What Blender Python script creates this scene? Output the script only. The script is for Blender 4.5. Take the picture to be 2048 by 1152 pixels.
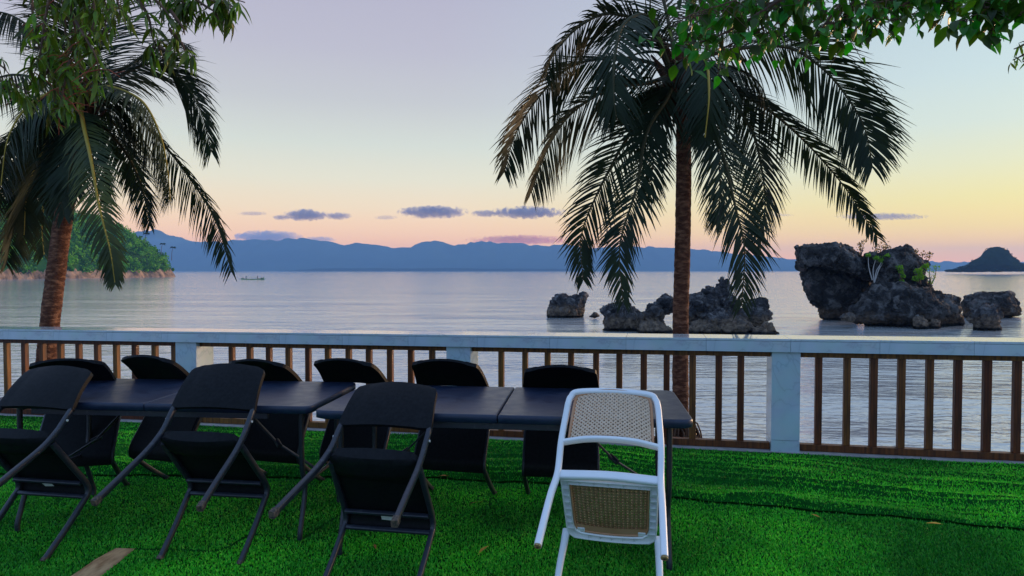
import bpy, bmesh, math, random
import numpy as np
from mathutils import Vector, Matrix, noise, Euler
R = math.radians
random.seed(7); rng = np.random.default_rng(7)
sc = bpy.context.scene
for o in list(bpy.data.objects): bpy.data.objects.remove(o, do_unlink=True)
COL = sc.collection
F = 1320.0; HC = 1.44; PITCH = math.atan(35 / F)

# ------------------------------------------------------------------ camera
cam = bpy.data.cameras.new('camera'); camo = bpy.data.objects.new('camera', cam); COL.objects.link(camo)
cam.sensor_width = 36; cam.lens = 36 * F / 2048; cam.clip_start = .05; cam.clip_end = 40000
camo.location = (0, 0, HC); camo.rotation_euler = (R(90) - PITCH, 0, 0)
sc.camera = camo
sc.view_settings.view_transform = 'Standard'; sc.view_settings.look = 'None'
sc.view_settings.exposure = 0.42; sc.view_settings.gamma = 1; sc.view_settings.use_curve_mapping = False
sc.render.engine = 'CYCLES'
sc.cycles.use_denoising = True
sc.cycles.max_bounces = 6; sc.cycles.diffuse_bounces = 3; sc.cycles.glossy_bounces = 3
sc.cycles.transmission_bounces = 3; sc.cycles.volume_bounces = 2; sc.cycles.transparent_max_bounces = 6
sc.cycles.caustics_reflective = False; sc.cycles.caustics_refractive = False

def lin(c):
    return tuple(((v / 255) / 12.92 if v / 255 <= .04045 else (((v / 255) + .055) / 1.055) ** 2.4) for v in c) + (1,)

# ------------------------------------------------------------------ sky (dusk: warm to the right of the view, blue overhead and behind)
SUN_AZ = R(58)      # measured from +Y towards +X
SUN_EL = R(9)
w = bpy.data.worlds.new('World'); sc.world = w; w.use_nodes = True
nt = w.node_tree; nt.nodes.clear()
def N(nt, t, **k):
    n = nt.nodes.new(t)
    for a, b in k.items(): setattr(n, a, b)
    return n
def math_n(nt, op, a, b=None, c=None, clamp=False):
    n = N(nt, 'ShaderNodeMath', operation=op); n.use_clamp = clamp
    for i, v in enumerate((a, b, c)):
        if v is None: continue
        if isinstance(v, (int, float)): n.inputs[i].default_value = v
        else: nt.links.new(v, n.inputs[i])
    return n.outputs[0]
def ramp_n(nt, fac, stops, interp='LINEAR'):
    r = N(nt, 'ShaderNodeValToRGB'); cr = r.color_ramp; cr.interpolation = interp
    while len(cr.elements) > 1: cr.elements.remove(cr.elements[-1])
    cr.elements[0].position = stops[0][0]; cr.elements[0].color = stops[0][1]
    for p, c in stops[1:]:
        e = cr.elements.new(p); e.color = c
    nt.links.new(fac, r.inputs[0]); return r.outputs[0]
def mix_n(nt, fac, a, b, blend='MIX'):
    n = N(nt, 'ShaderNodeMix', data_type='RGBA', blend_type=blend)
    for s, v in ((n.inputs[0], fac), (n.inputs[6], a), (n.inputs[7], b)):
        if isinstance(v, (int, float)): s.default_value = v
        elif isinstance(v, tuple): s.default_value = v
        else: nt.links.new(v, s)
    return n.outputs[2]
tc = N(nt, 'ShaderNodeTexCoord'); sep = N(nt, 'ShaderNodeSeparateXYZ'); nt.links.new(tc.outputs['Generated'], sep.inputs[0])
el = math_n(nt, 'DIVIDE', math_n(nt, 'ARCSINE', sep.outputs[2]), math.pi / 2)         # 0..1 over elevation
el = math_n(nt, 'MAXIMUM', el, 0.0)
az = math_n(nt, 'ARCTAN2', sep.outputs[0], sep.outputs[1])                               # 0 = +Y, positive to +X
d = lambda deg: deg / 90
centre = ramp_n(nt, el, [(0, (1.45, .46, .06, 1)), (d(1.6), (1.26, .54, .12, 1)), (d(3.2), (1.04, .60, .25, 1)), (d(5.2), (.86, .65, .37, 1)),
                         (d(7.6), lin((218, 211, 182))), (d(10.5), lin((198, 202, 188))), (d(14), lin((182, 183, 183))), (d(18), lin((172, 170, 181))), (d(24), lin((162, 159, 177))),
                         (d(45), lin((150, 164, 196))), (1, lin((140, 168, 206)))])
right = ramp_n(nt, el, [(0, (1.40, .50, .05, 1)), (d(1.6), (1.14, .60, .06, 1)), (d(3.2), (.92, .66, .10, 1)), (d(5.2), (.78, .68, .18, 1)),
                        (d(7.6), lin((212, 212, 164))), (d(10.5), lin((194, 207, 192))), (d(14), lin((182, 203, 202))), (d(18), lin((172, 196, 200))), (d(24), lin((162, 186, 198))),
                        (d(45), lin((150, 174, 202))), (1, lin((140, 168, 206)))])
back = ramp_n(nt, el, [(0, lin((150, 168, 200))), (d(12), lin((146, 174, 214))), (d(40), lin((134, 170, 218))), (1, lin((146, 172, 212)))])
fr = math_n(nt, 'MULTIPLY_ADD', az, 1 / R(50), 0.12, clamp=True)        # 0 straight ahead .. 1 at ~45 deg right
fr = math_n(nt, 'SMOOTH_MIN', fr, 1.0, .1)
front = mix_n(nt, fr, centre, right)
dotf = math_n(nt, 'ADD', math_n(nt, 'MULTIPLY', sep.outputs[0], math.sin(R(25))), math_n(nt, 'MULTIPLY', sep.outputs[1], math.cos(R(25))))
bf = N(nt, 'ShaderNodeMapRange', interpolation_type='SMOOTHSTEP'); nt.links.new(dotf, bf.inputs[0])
bf.inputs[1].default_value = -.35; bf.inputs[2].default_value = .55
grad = mix_n(nt, bf.outputs[0], back, front)
sky = N(nt, 'ShaderNodeTexSky', sky_type='NISHITA'); sky.sun_disc = False
sky.sun_elevation = SUN_EL; sky.sun_rotation = SUN_AZ
bg1 = N(nt, 'ShaderNodeBackground'); nt.links.new(grad, bg1.inputs[0]); bg1.inputs[1].default_value = .98
bg2 = N(nt, 'ShaderNodeBackground'); nt.links.new(sky.outputs[0], bg2.inputs[0]); bg2.inputs[1].default_value = 0.006
ad = N(nt, 'ShaderNodeAddShader'); nt.links.new(bg1.outputs[0], ad.inputs[0]); nt.links.new(bg2.outputs[0], ad.inputs[1])
wo = N(nt, 'ShaderNodeOutputWorld'); nt.links.new(ad.outputs[0], wo.inputs[0])
# low, very soft warm light of the sun that has just gone behind the horizon haze
sun = bpy.data.lights.new('sun', 'SUN'); sun.energy = 2.6; sun.angle = R(14); sun.color = (1, .62, .34)
suno = bpy.data.objects.new('sun', sun); COL.objects.link(suno)
sd = Vector((math.sin(SUN_AZ) * math.cos(SUN_EL), math.cos(SUN_AZ) * math.cos(SUN_EL), math.sin(SUN_EL)))
suno.rotation_euler = sd.to_track_quat('Z', 'Y').to_euler()

# ------------------------------------------------------------------ helpers
cpp, spp = math.cos(PITCH), math.sin(PITCH)
def P(px, py, D):
    """world point seen in direction (px,py) at forward distance D"""
    a = (px - 1024) / F; b = (576 - py) / F
    v = Vector((a, cpp + b * spp, -spp + b * cpp)); s = D / v.y
    return Vector((0, 0, HC)) + v * s
def zg(x): return .0095 * (x - 3.7)

class MB:
    def __init__(s): s.v = []; s.f = []; s.sm = []
    def add(s, vs, fs, smooth=False):
        b = len(s.v); s.v += [tuple(v) for v in vs]; s.f += [tuple(i + b for i in f) for f in fs]; s.sm += [smooth] * len(fs)
    def box(s, c, e, M=None):
        x, y, z = e[0] / 2, e[1] / 2, e[2] / 2
        vs = [Vector((sx * x, sy * y, sz * z)) + Vector(c) for sz in (-1, 1) for sy in (-1, 1) for sx in (-1, 1)]
        if M: vs = [M @ v for v in vs]
        s.add(vs, [(0, 2, 3, 1), (4, 5, 7, 6), (0, 1, 5, 4), (2, 6, 7, 3), (0, 4, 6, 2), (1, 3, 7, 5)])
    def sweep(s, pts, prof, smooth=True, cap=True, up=Vector((1, 0, 0)), scales=None):
        """prof: list of (a,b) in the plane normal to the path; a along 'up'"""
        pts = [Vector(p) for p in pts]; n = len(pts); m = len(prof); vs = []
        for i, p in enumerate(pts):
            t = (pts[min(i + 1, n - 1)] - pts[max(i - 1, 0)]).normalized()
            a = up - t * up.dot(t)
            if a.length < 1e-4: a = Vector((0, 1, 0)) - t * t.y
            a.normalize(); b = t.cross(a)
            k = scales[i] if scales else 1
            vs += [p + a * (u * k) + b * (v * k) for u, v in prof]
        fs = [(i * m + j, i * m + (j + 1) % m, (i + 1) * m + (j + 1) % m, (i + 1) * m + j) for i in range(n - 1) for j in range(m)]
        s.add(vs, fs, smooth)
        if cap:
            s.add(vs[:m][::-1], [tuple(range(m))]); s.add(vs[-m:], [tuple(range(m))])
    def tube(s, pts, r, seg=8, **k):
        rr = r if isinstance(r, (list, tuple)) else None
        pr = [(math.cos(2 * math.pi * i / seg), math.sin(2 * math.pi * i / seg)) for i in range(seg)]
        if rr: s.sweep(pts, pr, scales=list(rr), **k)
        else: s.sweep(pts, [(a * r, b * r) for a, b in pr], **k)
    def build(s, name, mat, parent=None, bevel=0, M=None):
        me = bpy.data.meshes.new(name)
        vs = [M @ Vector(v) for v in s.v] if M else s.v
        me.from_pydata([tuple(v) for v in vs], [], s.f); me.polygons.foreach_set('use_smooth', s.sm)
        me.validate(); me.materials.append(mat) if mat else None; me.update()
        if bevel:
            bm = bmesh.new(); bm.from_mesh(me); bmesh.ops.remove_doubles(bm, verts=bm.verts, dist=1e-5)
            ed = [e for e in bm.edges if len(e.link_faces) == 2 and e.calc_face_angle(0) > .6]
            bmesh.ops.bevel(bm, geom=ed, offset=bevel, segments=2, affect='EDGES', profile=.6); bm.to_mesh(me); bm.free()
        return link(name, me, parent)
def link(name, me, parent=None):
    o = bpy.data.objects.new(name, me); COL.objects.link(o)
    if parent is not None: o.parent = parent
    return o
def tag(o, label=None, cat=None, group=None, kind=None):
    for k, v in (('label', label), ('category', cat), ('group', group), ('kind', kind)):
        if v: o[k] = v
    return o
def empty(name, loc, rot=(0, 0, 0)):
    o = bpy.data.objects.new(name, None); COL.objects.link(o); o.location = loc; o.rotation_euler = rot; o.empty_display_size = .1
    return o
def copy_tree(o, parent=None):
    c = o.copy(); COL.objects.link(c); c.parent = parent
    for ch in [x for x in KIDS.get(o.name, [])] or list(o.children): copy_tree(ch, c)
    return c
KIDS = {}
def rrect(a, b, r=.25, seg=2):
    """rounded-rectangle profile, half sizes a,b"""
    out = []; q = min(a, b) * r
    for cx, cy, s0 in ((a - q, b - q, 0), (-a + q, b - q, 90), (-a + q, -b + q, 180), (a - q, -b + q, 270)):
        for i in range(seg + 1):
            t = R(s0 + 90 * i / seg); out.append((cx + q * math.cos(t), cy + q * math.sin(t)))
    return out
def spline(pts, n):
    pts = [Vector(p) for p in pts]; ex = [pts[0] * 2 - pts[1]] + pts + [pts[-1] * 2 - pts[-2]]; out = []
    m = len(pts) - 1
    for i in range(n + 1):
        t = i / n * m; k = min(int(t), m - 1); u = t - k
        p0, p1, p2, p3 = ex[k:k + 4]
        out.append(.5 * ((2 * p1) + (-p0 + p2) * u + (2 * p0 - 5 * p1 + 4 * p2 - p3) * u * u + (-p0 + 3 * p1 - 3 * p2 + p3) * u ** 3))
    return out
def np_mesh(name, V, Fq, mat, smooth=False, parent=None):
    """fast mesh from arrays; Fq (n,3) or (n,4)"""
    me = bpy.data.meshes.new(name); V = np.asarray(V, np.float32); Fq = np.asarray(Fq, np.int32)
    k = Fq.shape[1]; me.vertices.add(len(V)); me.vertices.foreach_set('co', V.ravel())
    me.loops.add(Fq.size); me.loops.foreach_set('vertex_index', Fq.ravel())
    me.polygons.add(len(Fq)); me.polygons.foreach_set('loop_start', np.arange(0, Fq.size, k, dtype=np.int32))
    me.polygons.foreach_set('loop_total', np.full(len(Fq), k, np.int32))
    me.polygons.foreach_set('use_smooth', np.full(len(Fq), smooth, bool))
    me.update(calc_edges=True)
    if mat: me.materials.append(mat)
    return link(name, me, parent)
def fbm(p, o=4, lac=2.1, g=.5):
    v = 0; a = 1; p = Vector(p)
    for _ in range(o):
        v += a * noise.noise(p); p = p * lac; a *= g
    return v
def ridged(p, o=4):
    v = 0; a = 1; p = Vector(p)
    for _ in range(o):
        v += a * (1 - 2 * abs(noise.noise(p))); p = p * 2.15 + Vector((3.1, 1.7, 9.2)); a *= .5
    return v

# ------------------------------------------------------------------ materials
def mat(name, col=(.5, .5, .5), rough=.6, spec=.5, metal=0, c2=None, scale=8, detail=5, bump=0, bscale=None, dist=.02, coord='Object',
        stretch=(1, 1, 1), lo=.35, hi=.65, rand=0, trans=0, coat=0, rough2=None, bdetail=6):
    m = bpy.data.materials.new(name); m.use_nodes = True; nt = m.node_tree; b = nt.nodes['Principled BSDF']
    b.inputs['Base Color'].default_value = (*col, 1); b.inputs['Roughness'].default_value = rough
    b.inputs['Specular IOR Level'].default_value = spec; b.inputs['Metallic'].default_value = metal
    if coat: b.inputs['Coat Weight'].default_value = coat; b.inputs['Coat Roughness'].default_value = .08
    t = N(nt, 'ShaderNodeTexCoord'); mp = N(nt, 'ShaderNodeMapping'); mp.inputs['Scale'].default_value = stretch
    nt.links.new(t.outputs[coord], mp.inputs[0])
    cs = None
    if c2 is not None:
        n = N(nt, 'ShaderNodeTexNoise'); n.inputs['Scale'].default_value = scale; n.inputs['Detail'].default_value = detail
        nt.links.new(mp.outputs[0], n.inputs['Vector'])
        cs = ramp_n(nt, n.outputs['Fac'], [(lo, (*col, 1)), (hi, (*c2, 1))])
        if rough2 is not None:
            rr = N(nt, 'ShaderNodeMapRange'); nt.links.new(n.outputs['Fac'], rr.inputs[0])
            rr.inputs[1].default_value = lo; rr.inputs[2].default_value = hi; rr.inputs[3].default_value = rough; rr.inputs[4].default_value = rough2
            nt.links.new(rr.outputs[0], b.inputs['Roughness'])
    if rand:
        oi = N(nt, 'ShaderNodeObjectInfo'); hs = N(nt, 'ShaderNodeHueSaturation')
        mr = N(nt, 'ShaderNodeMapRange'); nt.links.new(oi.outputs['Random'], mr.inputs[0]); mr.inputs[3].default_value = 1 - rand; mr.inputs[4].default_value = 1 + rand
        nt.links.new(mr.outputs[0], hs.inputs['Value'])
        mh = N(nt, 'ShaderNodeMapRange'); nt.links.new(oi.outputs['Random'], mh.inputs[0]); mh.inputs[3].default_value = .5 - rand * .05; mh.inputs[4].default_value = .5 + rand * .05
        nt.links.new(mh.outputs[0], hs.inputs['Hue'])
        if cs is not None: nt.links.new(cs, hs.inputs['Color'])
        else: hs.inputs['Color'].default_value = (*col, 1)
        cs = hs.outputs[0]
    if cs is not None: nt.links.new(cs, b.inputs['Base Color'])
    if bump:
        n2 = N(nt, 'ShaderNodeTexNoise'); n2.inputs['Scale'].default_value = bscale or scale; n2.inputs['Detail'].default_value = bdetail
        nt.links.new(mp.outputs[0], n2.inputs['Vector'])
        bp = N(nt, 'ShaderNodeBump'); bp.inputs['Strength'].default_value = bump; bp.inputs['Distance'].default_value = dist
        nt.links.new(n2.outputs['Fac'], bp.inputs['Height']); nt.links.new(bp.outputs[0], b.inputs['Normal'])
    if trans:
        out = nt.nodes['Material Output']; tr = N(nt, 'ShaderNodeBsdfTranslucent'); mx = N(nt, 'ShaderNodeMixShader'); mx.inputs[0].default_value = trans
        if cs is not None:
            br = mix_n(nt, 1.0, cs, (1.6, 1.8, .7, 1), 'MULTIPLY'); nt.links.new(br, tr.inputs[0])
        else: tr.inputs[0].default_value = (min(1, col[0] * 1.6), min(1, col[1] * 1.8), col[2] * .7, 1)
        nt.links.new(b.outputs[0], mx.inputs[1]); nt.links.new(tr.outputs[0], mx.inputs[2]); nt.links.new(mx.outputs[0], out.inputs[0])
    return m

M = {}
M['plastic'] = mat('black_plastic', (.004, .005, .007), .5, .13, c2=(.009, .010, .013), scale=60, bump=.25, bscale=420, dist=.001)
M['steel'] = mat('black_coated_steel', (.018, .022, .034), .38, .5, c2=(.05, .055, .07), scale=45, lo=.55, hi=.8, bump=.12, bscale=200, dist=.001)
M['cap'] = mat('worn_foot_cap', (.16, .11, .08), .8, .3, c2=(.03, .03, .03), scale=80)
M['tabletop'] = mat('dark_table_plastic', (.010, .018, .045), .34, .45, c2=(.014, .026, .06), scale=14, bump=.3, bscale=260, dist=.0012, rough2=.44)
M['white'] = mat('white_resin', (.76, .80, .84), .38, .5, c2=(.82, .85, .87), scale=9, bump=.05, bscale=60, dist=.002)
M['cane'] = mat('tan_cane_resin', (.60, .43, .29), .5, .4, c2=(.66, .50, .36), scale=40)
M['cane_dark'] = mat('brown_cane_resin', (.26, .16, .075), .5, .4, c2=(.34, .22, .12), scale=40)
M['peach'] = mat('peach_resin', (.50, .24, .12), .5, .4, c2=(.56, .30, .17), scale=14)
M['ivory'] = mat('dirty_plug', (.48, .33, .14), .7, .3, c2=(.2, .12, .05), scale=90)
M['paper'] = mat('white_sticker', (.75, .75, .72), .6, .3, c2=(.42, .42, .42), scale=70, stretch=(.4, 5, 5), lo=.5, hi=.62)
M['wood'] = mat('varnished_hardwood', (.055, .018, .008), .5, .3, c2=(.17, .055, .014), scale=5, stretch=(9, 9, .7), rand=.35, bump=.25, bscale=20, dist=.004, detail=8)
M['concrete'] = mat('kerb_concrete', (.30, .29, .30), .85, .2, c2=(.42, .40, .39), scale=12, bump=.5, bscale=50, dist=.004)
M['bare'] = mat('bare_brown_boards', (.62, .38, .19), .8, .2, c2=(.34, .18, .08), scale=9, stretch=(3, 1, 1), bump=.6, bscale=40, dist=.004)
M['soil'] = mat('bank_soil', (.10, .07, .05), .9, .2, c2=(.05, .04, .03), scale=3, bump=.6, dist=.05)
M['turf_base'] = mat('turf_backing', (.006, .10, .010), .95, .05, c2=(.004, .05, .008), scale=30)
M['leaf_fallen'] = mat('dry_leaf', (.80, .34, .06), .6, .3, c2=(.50, .16, .03), scale=30, rand=.3, trans=.2)
M['leaf_broad'] = mat('broad_leaf', (.018, .085, .006), .4, .4, c2=(.07, .24, .012), scale=7, rand=.75, trans=.38)
M['leaf_mango'] = mat('narrow_leaf', (.045, .085, .007), .4, .4, c2=(.20, .27, .015), scale=7, rand=.7, trans=.36)
M['leaf_far'] = mat('distant_foliage', (.02, .12, .015), .7, .2, c2=(.16, .42, .03), lo=.42, hi=.6, scale=.2, coord='Object', trans=.15)
M['leaf_isle'] = mat('islet_foliage', (.008, .022, .012), .8, .1, c2=(.02, .045, .02), scale=.1)
M['leaf_bright'] = mat('bright_shrub_leaf', (.09, .24, .015), .6, .2, c2=(.18, .36, .03), scale=3, trans=.3)
M['leaf_dry'] = mat('dry_shrub_leaf', (.22, .12, .05), .7, .2, c2=(.10, .10, .04), scale=3, trans=.3)
M['twig'] = mat('twig_bark', (.07, .045, .035), .8, .2, c2=(.14, .08, .05), scale=20, bump=.5, dist=.004)
M['twig_red'] = mat('reddish_flower_stalk', (.35, .08, .04), .7, .2, c2=(.22, .05, .03), scale=20)
M['pale_bark'] = mat('pale_shrub_bark', (.42, .40, .38), .8, .2)
M['trunk'] = mat('palm_trunk_bark', (.10, .042, .027), .85, .2, c2=(.34, .17, .10), scale=11, detail=12, lo=.46, hi=.72, bump=1, bscale=34, dist=.035, stretch=(1, 1, 2.6))
M['frond'] = mat('palm_leaflet', (.009, .020, .009), .55, .22, c2=(.018, .034, .012), scale=2.2, trans=.12, lo=.4, hi=.7)
M['frond_y'] = mat('palm_leaflet_yellowed', (.07, .085, .012), .5, .3, c2=(.02, .035, .012), scale=1.6, trans=.2, lo=.4, hi=.6)
M['rachis'] = mat('palm_rachis', (.04, .04, .015), .6, .25)
M['rachis_y'] = mat('palm_rachis_yellow', (.32, .23, .03), .5, .3)
M['fibre'] = mat('palm_crown_fibre', (.10, .05, .03), .9, .1, c2=(.03, .02, .015), scale=20, bump=1, bscale=60, dist=.02, stretch=(1, 1, .3))
M['hull'] = mat('boat_green_paint', (.10, .24, .12), .6, .3)
M['hull2'] = mat('boat_pale_paint', (.35, .48, .40), .6, .3)
M['dark'] = mat('dark_cloth', (.03, .03, .035), .8, .2)
M['cliff'] = mat('cliff_limestone', (.36, .24, .17), .9, .2, c2=(.07, .06, .055), scale=.2, detail=10, bump=1, bscale=.3, dist=2)
M['hill'] = mat('hill_forest_floor', (.012, .05, .012), .9, .1, c2=(.02, .09, .02), scale=.1)
M['mountain'] = mat('far_mountain_forest', (.02, .05, .06), 1, 0, c2=(.035, .075, .08), scale=.002, detail=8)
M['shore'] = mat('far_shore_forest', (.012, .03, .035), 1, 0)

def marble():
    m = mat('marble_tile', (.62, .66, .70), .16, .5)
    nt = m.node_tree; b = nt.nodes['Principled BSDF']
    t = N(nt, 'ShaderNodeTexCoord'); n = N(nt, 'ShaderNodeTexNoise'); n.inputs['Scale'].default_value = 1.6; n.inputs['Detail'].default_value = 8; n.inputs['Distortion'].default_value = 1.4
    nt.links.new(t.outputs['Object'], n.inputs['Vector'])
    v = math_n(nt, 'ABSOLUTE', math_n(nt, 'SUBTRACT', n.outputs['Fac'], .5))
    oi = N(nt, 'ShaderNodeObjectInfo')
    n4 = N(nt, 'ShaderNodeTexNoise'); n4.inputs['Scale'].default_value = 6; nt.links.new(t.outputs['Object'], n4.inputs['Vector'])
    c = ramp_n(nt, v, [(0, (.34, .43, .50, 1)), (.012, (.41, .51, .59, 1)), (.12, (.44, .55, .63, 1))])
    c = mix_n(nt, .25, c, n4.outputs['Color'], 'SOFT_LIGHT')
    nt.links.new(c, b.inputs['Base Color'])
    rr = math_n(nt, 'MULTIPLY_ADD', n4.outputs['Fac'], .10, .02); nt.links.new(rr, b.inputs['Roughness'])
    return m
M['marble'] = marble()

def rock_mat(name='sea_rock', base=(.034, .033, .036), light=(.30, .29, .285), tide=(.20, .13, .08), tz=-2.3, sc_=1.0):
    m = bpy.data.materials.new(name); m.use_nodes = True; nt = m.node_tree; b = nt.nodes['Principled BSDF']
    b.inputs['Roughness'].default_value = .85; b.inputs['Specular IOR Level'].default_value = .25
    g = N(nt, 'ShaderNodeNewGeometry')
    n = N(nt, 'ShaderNodeTexNoise'); n.inputs['Scale'].default_value = .9 * sc_; n.inputs['Detail'].default_value = 10; n.inputs['Roughness'].default_value = .68; n.inputs['Distortion'].default_value = .6
    nt.links.new(g.outputs['Position'], n.inputs['Vector'])
    c = ramp_n(nt, n.outputs['Fac'], [(.3, (base[0] * .45, base[1] * .45, base[2] * .45, 1)), (.48, (*base, 1)), (.6, ((base[0] + light[0]) / 2, (base[1] + light[1]) / 2, (base[2] + light[2]) / 2, 1)), (.75, (*light, 1))])
    # scattered pale-pink weathering
    n5 = N(nt, 'ShaderNodeTexNoise'); n5.inputs['Scale'].default_value = .45 * sc_; n5.inputs['Detail'].default_value = 6; nt.links.new(g.outputs['Position'], n5.inputs['Vector'])
    f5 = N(nt, 'ShaderNodeMapRange'); nt.links.new(n5.outputs['Fac'], f5.inputs[0]); f5.inputs[1].default_value = .62; f5.inputs[2].default_value = .72
    c = mix_n(nt, f5.outputs[0], c, (.20, .13, .12, 1))
    sp = N(nt, 'ShaderNodeSeparateXYZ'); nt.links.new(g.outputs['Position'], sp.inputs[0])
    hz = math_n(nt, 'ADD', sp.outputs[2], math_n(nt, 'MULTIPLY', math_n(nt, 'SUBTRACT', n.outputs['Fac'], .5), 2.2))
    band = N(nt, 'ShaderNodeMapRange'); nt.links.new(hz, band.inputs[0]); band.inputs[1].default_value = tz + .5; band.inputs[2].default_value = tz - .1
    tn = N(nt, 'ShaderNodeTexNoise'); tn.inputs['Scale'].default_value = 3; tn.inputs['Detail'].default_value = 8; nt.links.new(g.outputs['Position'], tn.inputs['Vector'])
    tcol = ramp_n(nt, tn.outputs['Fac'], [(.35, (tide[0] * .3, tide[1] * .3, tide[2] * .35, 1)), (.6, (*tide, 1))])
    c = mix_n(nt, math_n(nt, 'MULTIPLY', band.outputs[0], .8), c, tcol)
    wet = N(nt, 'ShaderNodeMapRange'); nt.links.new(sp.outputs[2], wet.inputs[0]); wet.inputs[1].default_value = -2.72; wet.inputs[2].default_value = -2.84
    c = mix_n(nt, wet.outputs[0], c, (.015, .014, .014, 1))
    nt.links.new(c, b.inputs['Base Color'])
    v = N(nt, 'ShaderNodeTexVoronoi', feature='DISTANCE_TO_EDGE'); v.inputs['Scale'].default_value = .8 * sc_
    wv = N(nt, 'ShaderNodeVectorMath', operation='MULTIPLY_ADD'); nt.links.new(n5.outputs['Color'], wv.inputs[0]); wv.inputs[1].default_value = (2.4, 2.4, 2.4); nt.links.new(g.outputs['Position'], wv.inputs[2]); nt.links.new(wv.outputs[0], v.inputs['Vector'])
    n2 = N(nt, 'ShaderNodeTexNoise'); n2.inputs['Scale'].default_value = 3.2 * sc_; n2.inputs['Detail'].default_value = 9; n2.inputs['Roughness'].default_value = .7; nt.links.new(g.outputs['Position'], n2.inputs['Vector'])
    hh = math_n(nt, 'MULTIPLY_ADD', math_n(nt, 'MINIMUM', v.outputs['Distance'], .12), 1.5, n2.outputs['Fac'])
    bp = N(nt, 'ShaderNodeBump'); bp.inputs['Strength'].default_value = 1; bp.inputs['Distance'].default_value = .6 / sc_
    nt.links.new(hh, bp.inputs['Height']); nt.links.new(bp.outputs[0], b.inputs['Normal'])
    return m
M['rock'] = rock_mat()
M['rock2'] = rock_mat('sea_rock_bluish', (.042, .042, .05), (.32, .31, .31), (.34, .25, .17), -2.2, 1.6)
M['rock_isle'] = mat('islet_rock', (.006, .014, .010), .9, .0, c2=(.012, .024, .016), scale=.06)

def water_mat():
    m = bpy.data.materials.new('sea_water'); m.use_nodes = True; nt = m.node_tree; b = nt.nodes['Principled BSDF']
    b.inputs['Base Color'].default_value = (.42, .45, .47, 1); b.inputs['Roughness'].default_value = .08
    b.inputs['IOR'].default_value = 1.8; b.inputs['Specular IOR Level'].default_value = .9
    g = N(nt, 'ShaderNodeNewGeometry')
    def nz(scale, st, det, dist_=0.):
        mp = N(nt, 'ShaderNodeMapping'); mp.inputs['Scale'].default_value = st; mp.inputs['Rotation'].default_value = (0, 0, R(-8)); nt.links.new(g.outputs['Position'], mp.inputs[0])
        n = N(nt, 'ShaderNodeTexNoise'); n.inputs['Scale'].default_value = scale; n.inputs['Detail'].default_value = det; n.inputs['Distortion'].default_value = dist_
        nt.links.new(mp.outputs[0], n.inputs['Vector']); return n.outputs['Fac']
    a = nz(1.0, (.55, 1.5, 1), 3, .4); c = nz(.12, (.6, 1.6, 1), 4); s = nz(4.5, (.7, 1.3, 1), 3, .3); e_ = nz(.028, (.5, 1.7, 1), 4)
    h = math_n(nt, 'ADD', math_n(nt, 'MULTIPLY', a, .6), math_n(nt, 'ADD', math_n(nt, 'MULTIPLY_ADD', c, 2.2, math_n(nt, 'MULTIPLY', e_, 4.5)), math_n(nt, 'MULTIPLY', s, .14)))
    bp = N(nt, 'ShaderNodeBump'); spw = N(nt, 'ShaderNodeSeparateXYZ'); nt.links.new(g.outputs['Position'], spw.inputs[0]); ch = N(nt, 'ShaderNodeMapRange'); nt.links.new(spw.outputs[1], ch.inputs[0])
    for i_, v_ in ((1, 22), (2, 60), (3, 1.0), (4, .42)): ch.inputs[i_].default_value = v_
    nt.links.new(ch.outputs[0], bp.inputs['Strength']); bp.inputs['Distance'].default_value = .22
    nt.links.new(h, bp.inputs['Height']); nt.links.new(bp.outputs[0], b.inputs['Normal'])
    return m
M['water'] = water_mat()

def turf_mat():
    m = bpy.data.materials.new('turf_blade'); m.use_nodes = True; nt = m.node_tree; b = nt.nodes['Principled BSDF']
    b.inputs['Roughness'].default_value = .5; b.inputs['Specular IOR Level'].default_value = .3
    g = N(nt, 'ShaderNodeNewGeometry')
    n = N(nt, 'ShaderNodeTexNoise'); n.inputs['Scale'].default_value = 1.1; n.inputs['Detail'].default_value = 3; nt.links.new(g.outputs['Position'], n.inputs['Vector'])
    n2 = N(nt, 'ShaderNodeTexNoise'); n2.inputs['Scale'].default_value = 70; n2.inputs['Detail'].default_value = 2; nt.links.new(g.outputs['Position'], n2.inputs['Vector'])
    c = ramp_n(nt, n2.outputs['Fac'], [(.3, (.012, .32, .018, 1)), (.5, (.055, .60, .03, 1)), (.68, (.24, .80, .06, 1))])
    c3 = ramp_n(nt, n.outputs['Fac'], [(.36, (.30, .42, .5, 1)), (.5, (.75, .82, .85, 1)), (.62, (1.3, 1.2, 1.0, 1))])  # broad shade bands and brighter zones of the turf, put into the blade colour
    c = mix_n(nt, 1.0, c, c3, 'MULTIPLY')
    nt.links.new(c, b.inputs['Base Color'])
    out = nt.nodes['Material Output']; tr = N(nt, 'ShaderNodeBsdfTranslucent'); nt.links.new(c, tr.inputs[0]); mx = N(nt, 'ShaderNodeMixShader'); mx.inputs[0].default_value = .25
    nt.links.new(b.outputs[0], mx.inputs[1]); nt.links.new(tr.outputs[0], mx.inputs[2]); nt.links.new(mx.outputs[0], out.inputs[0])
    return m
M['turf'] = turf_mat()

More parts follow.
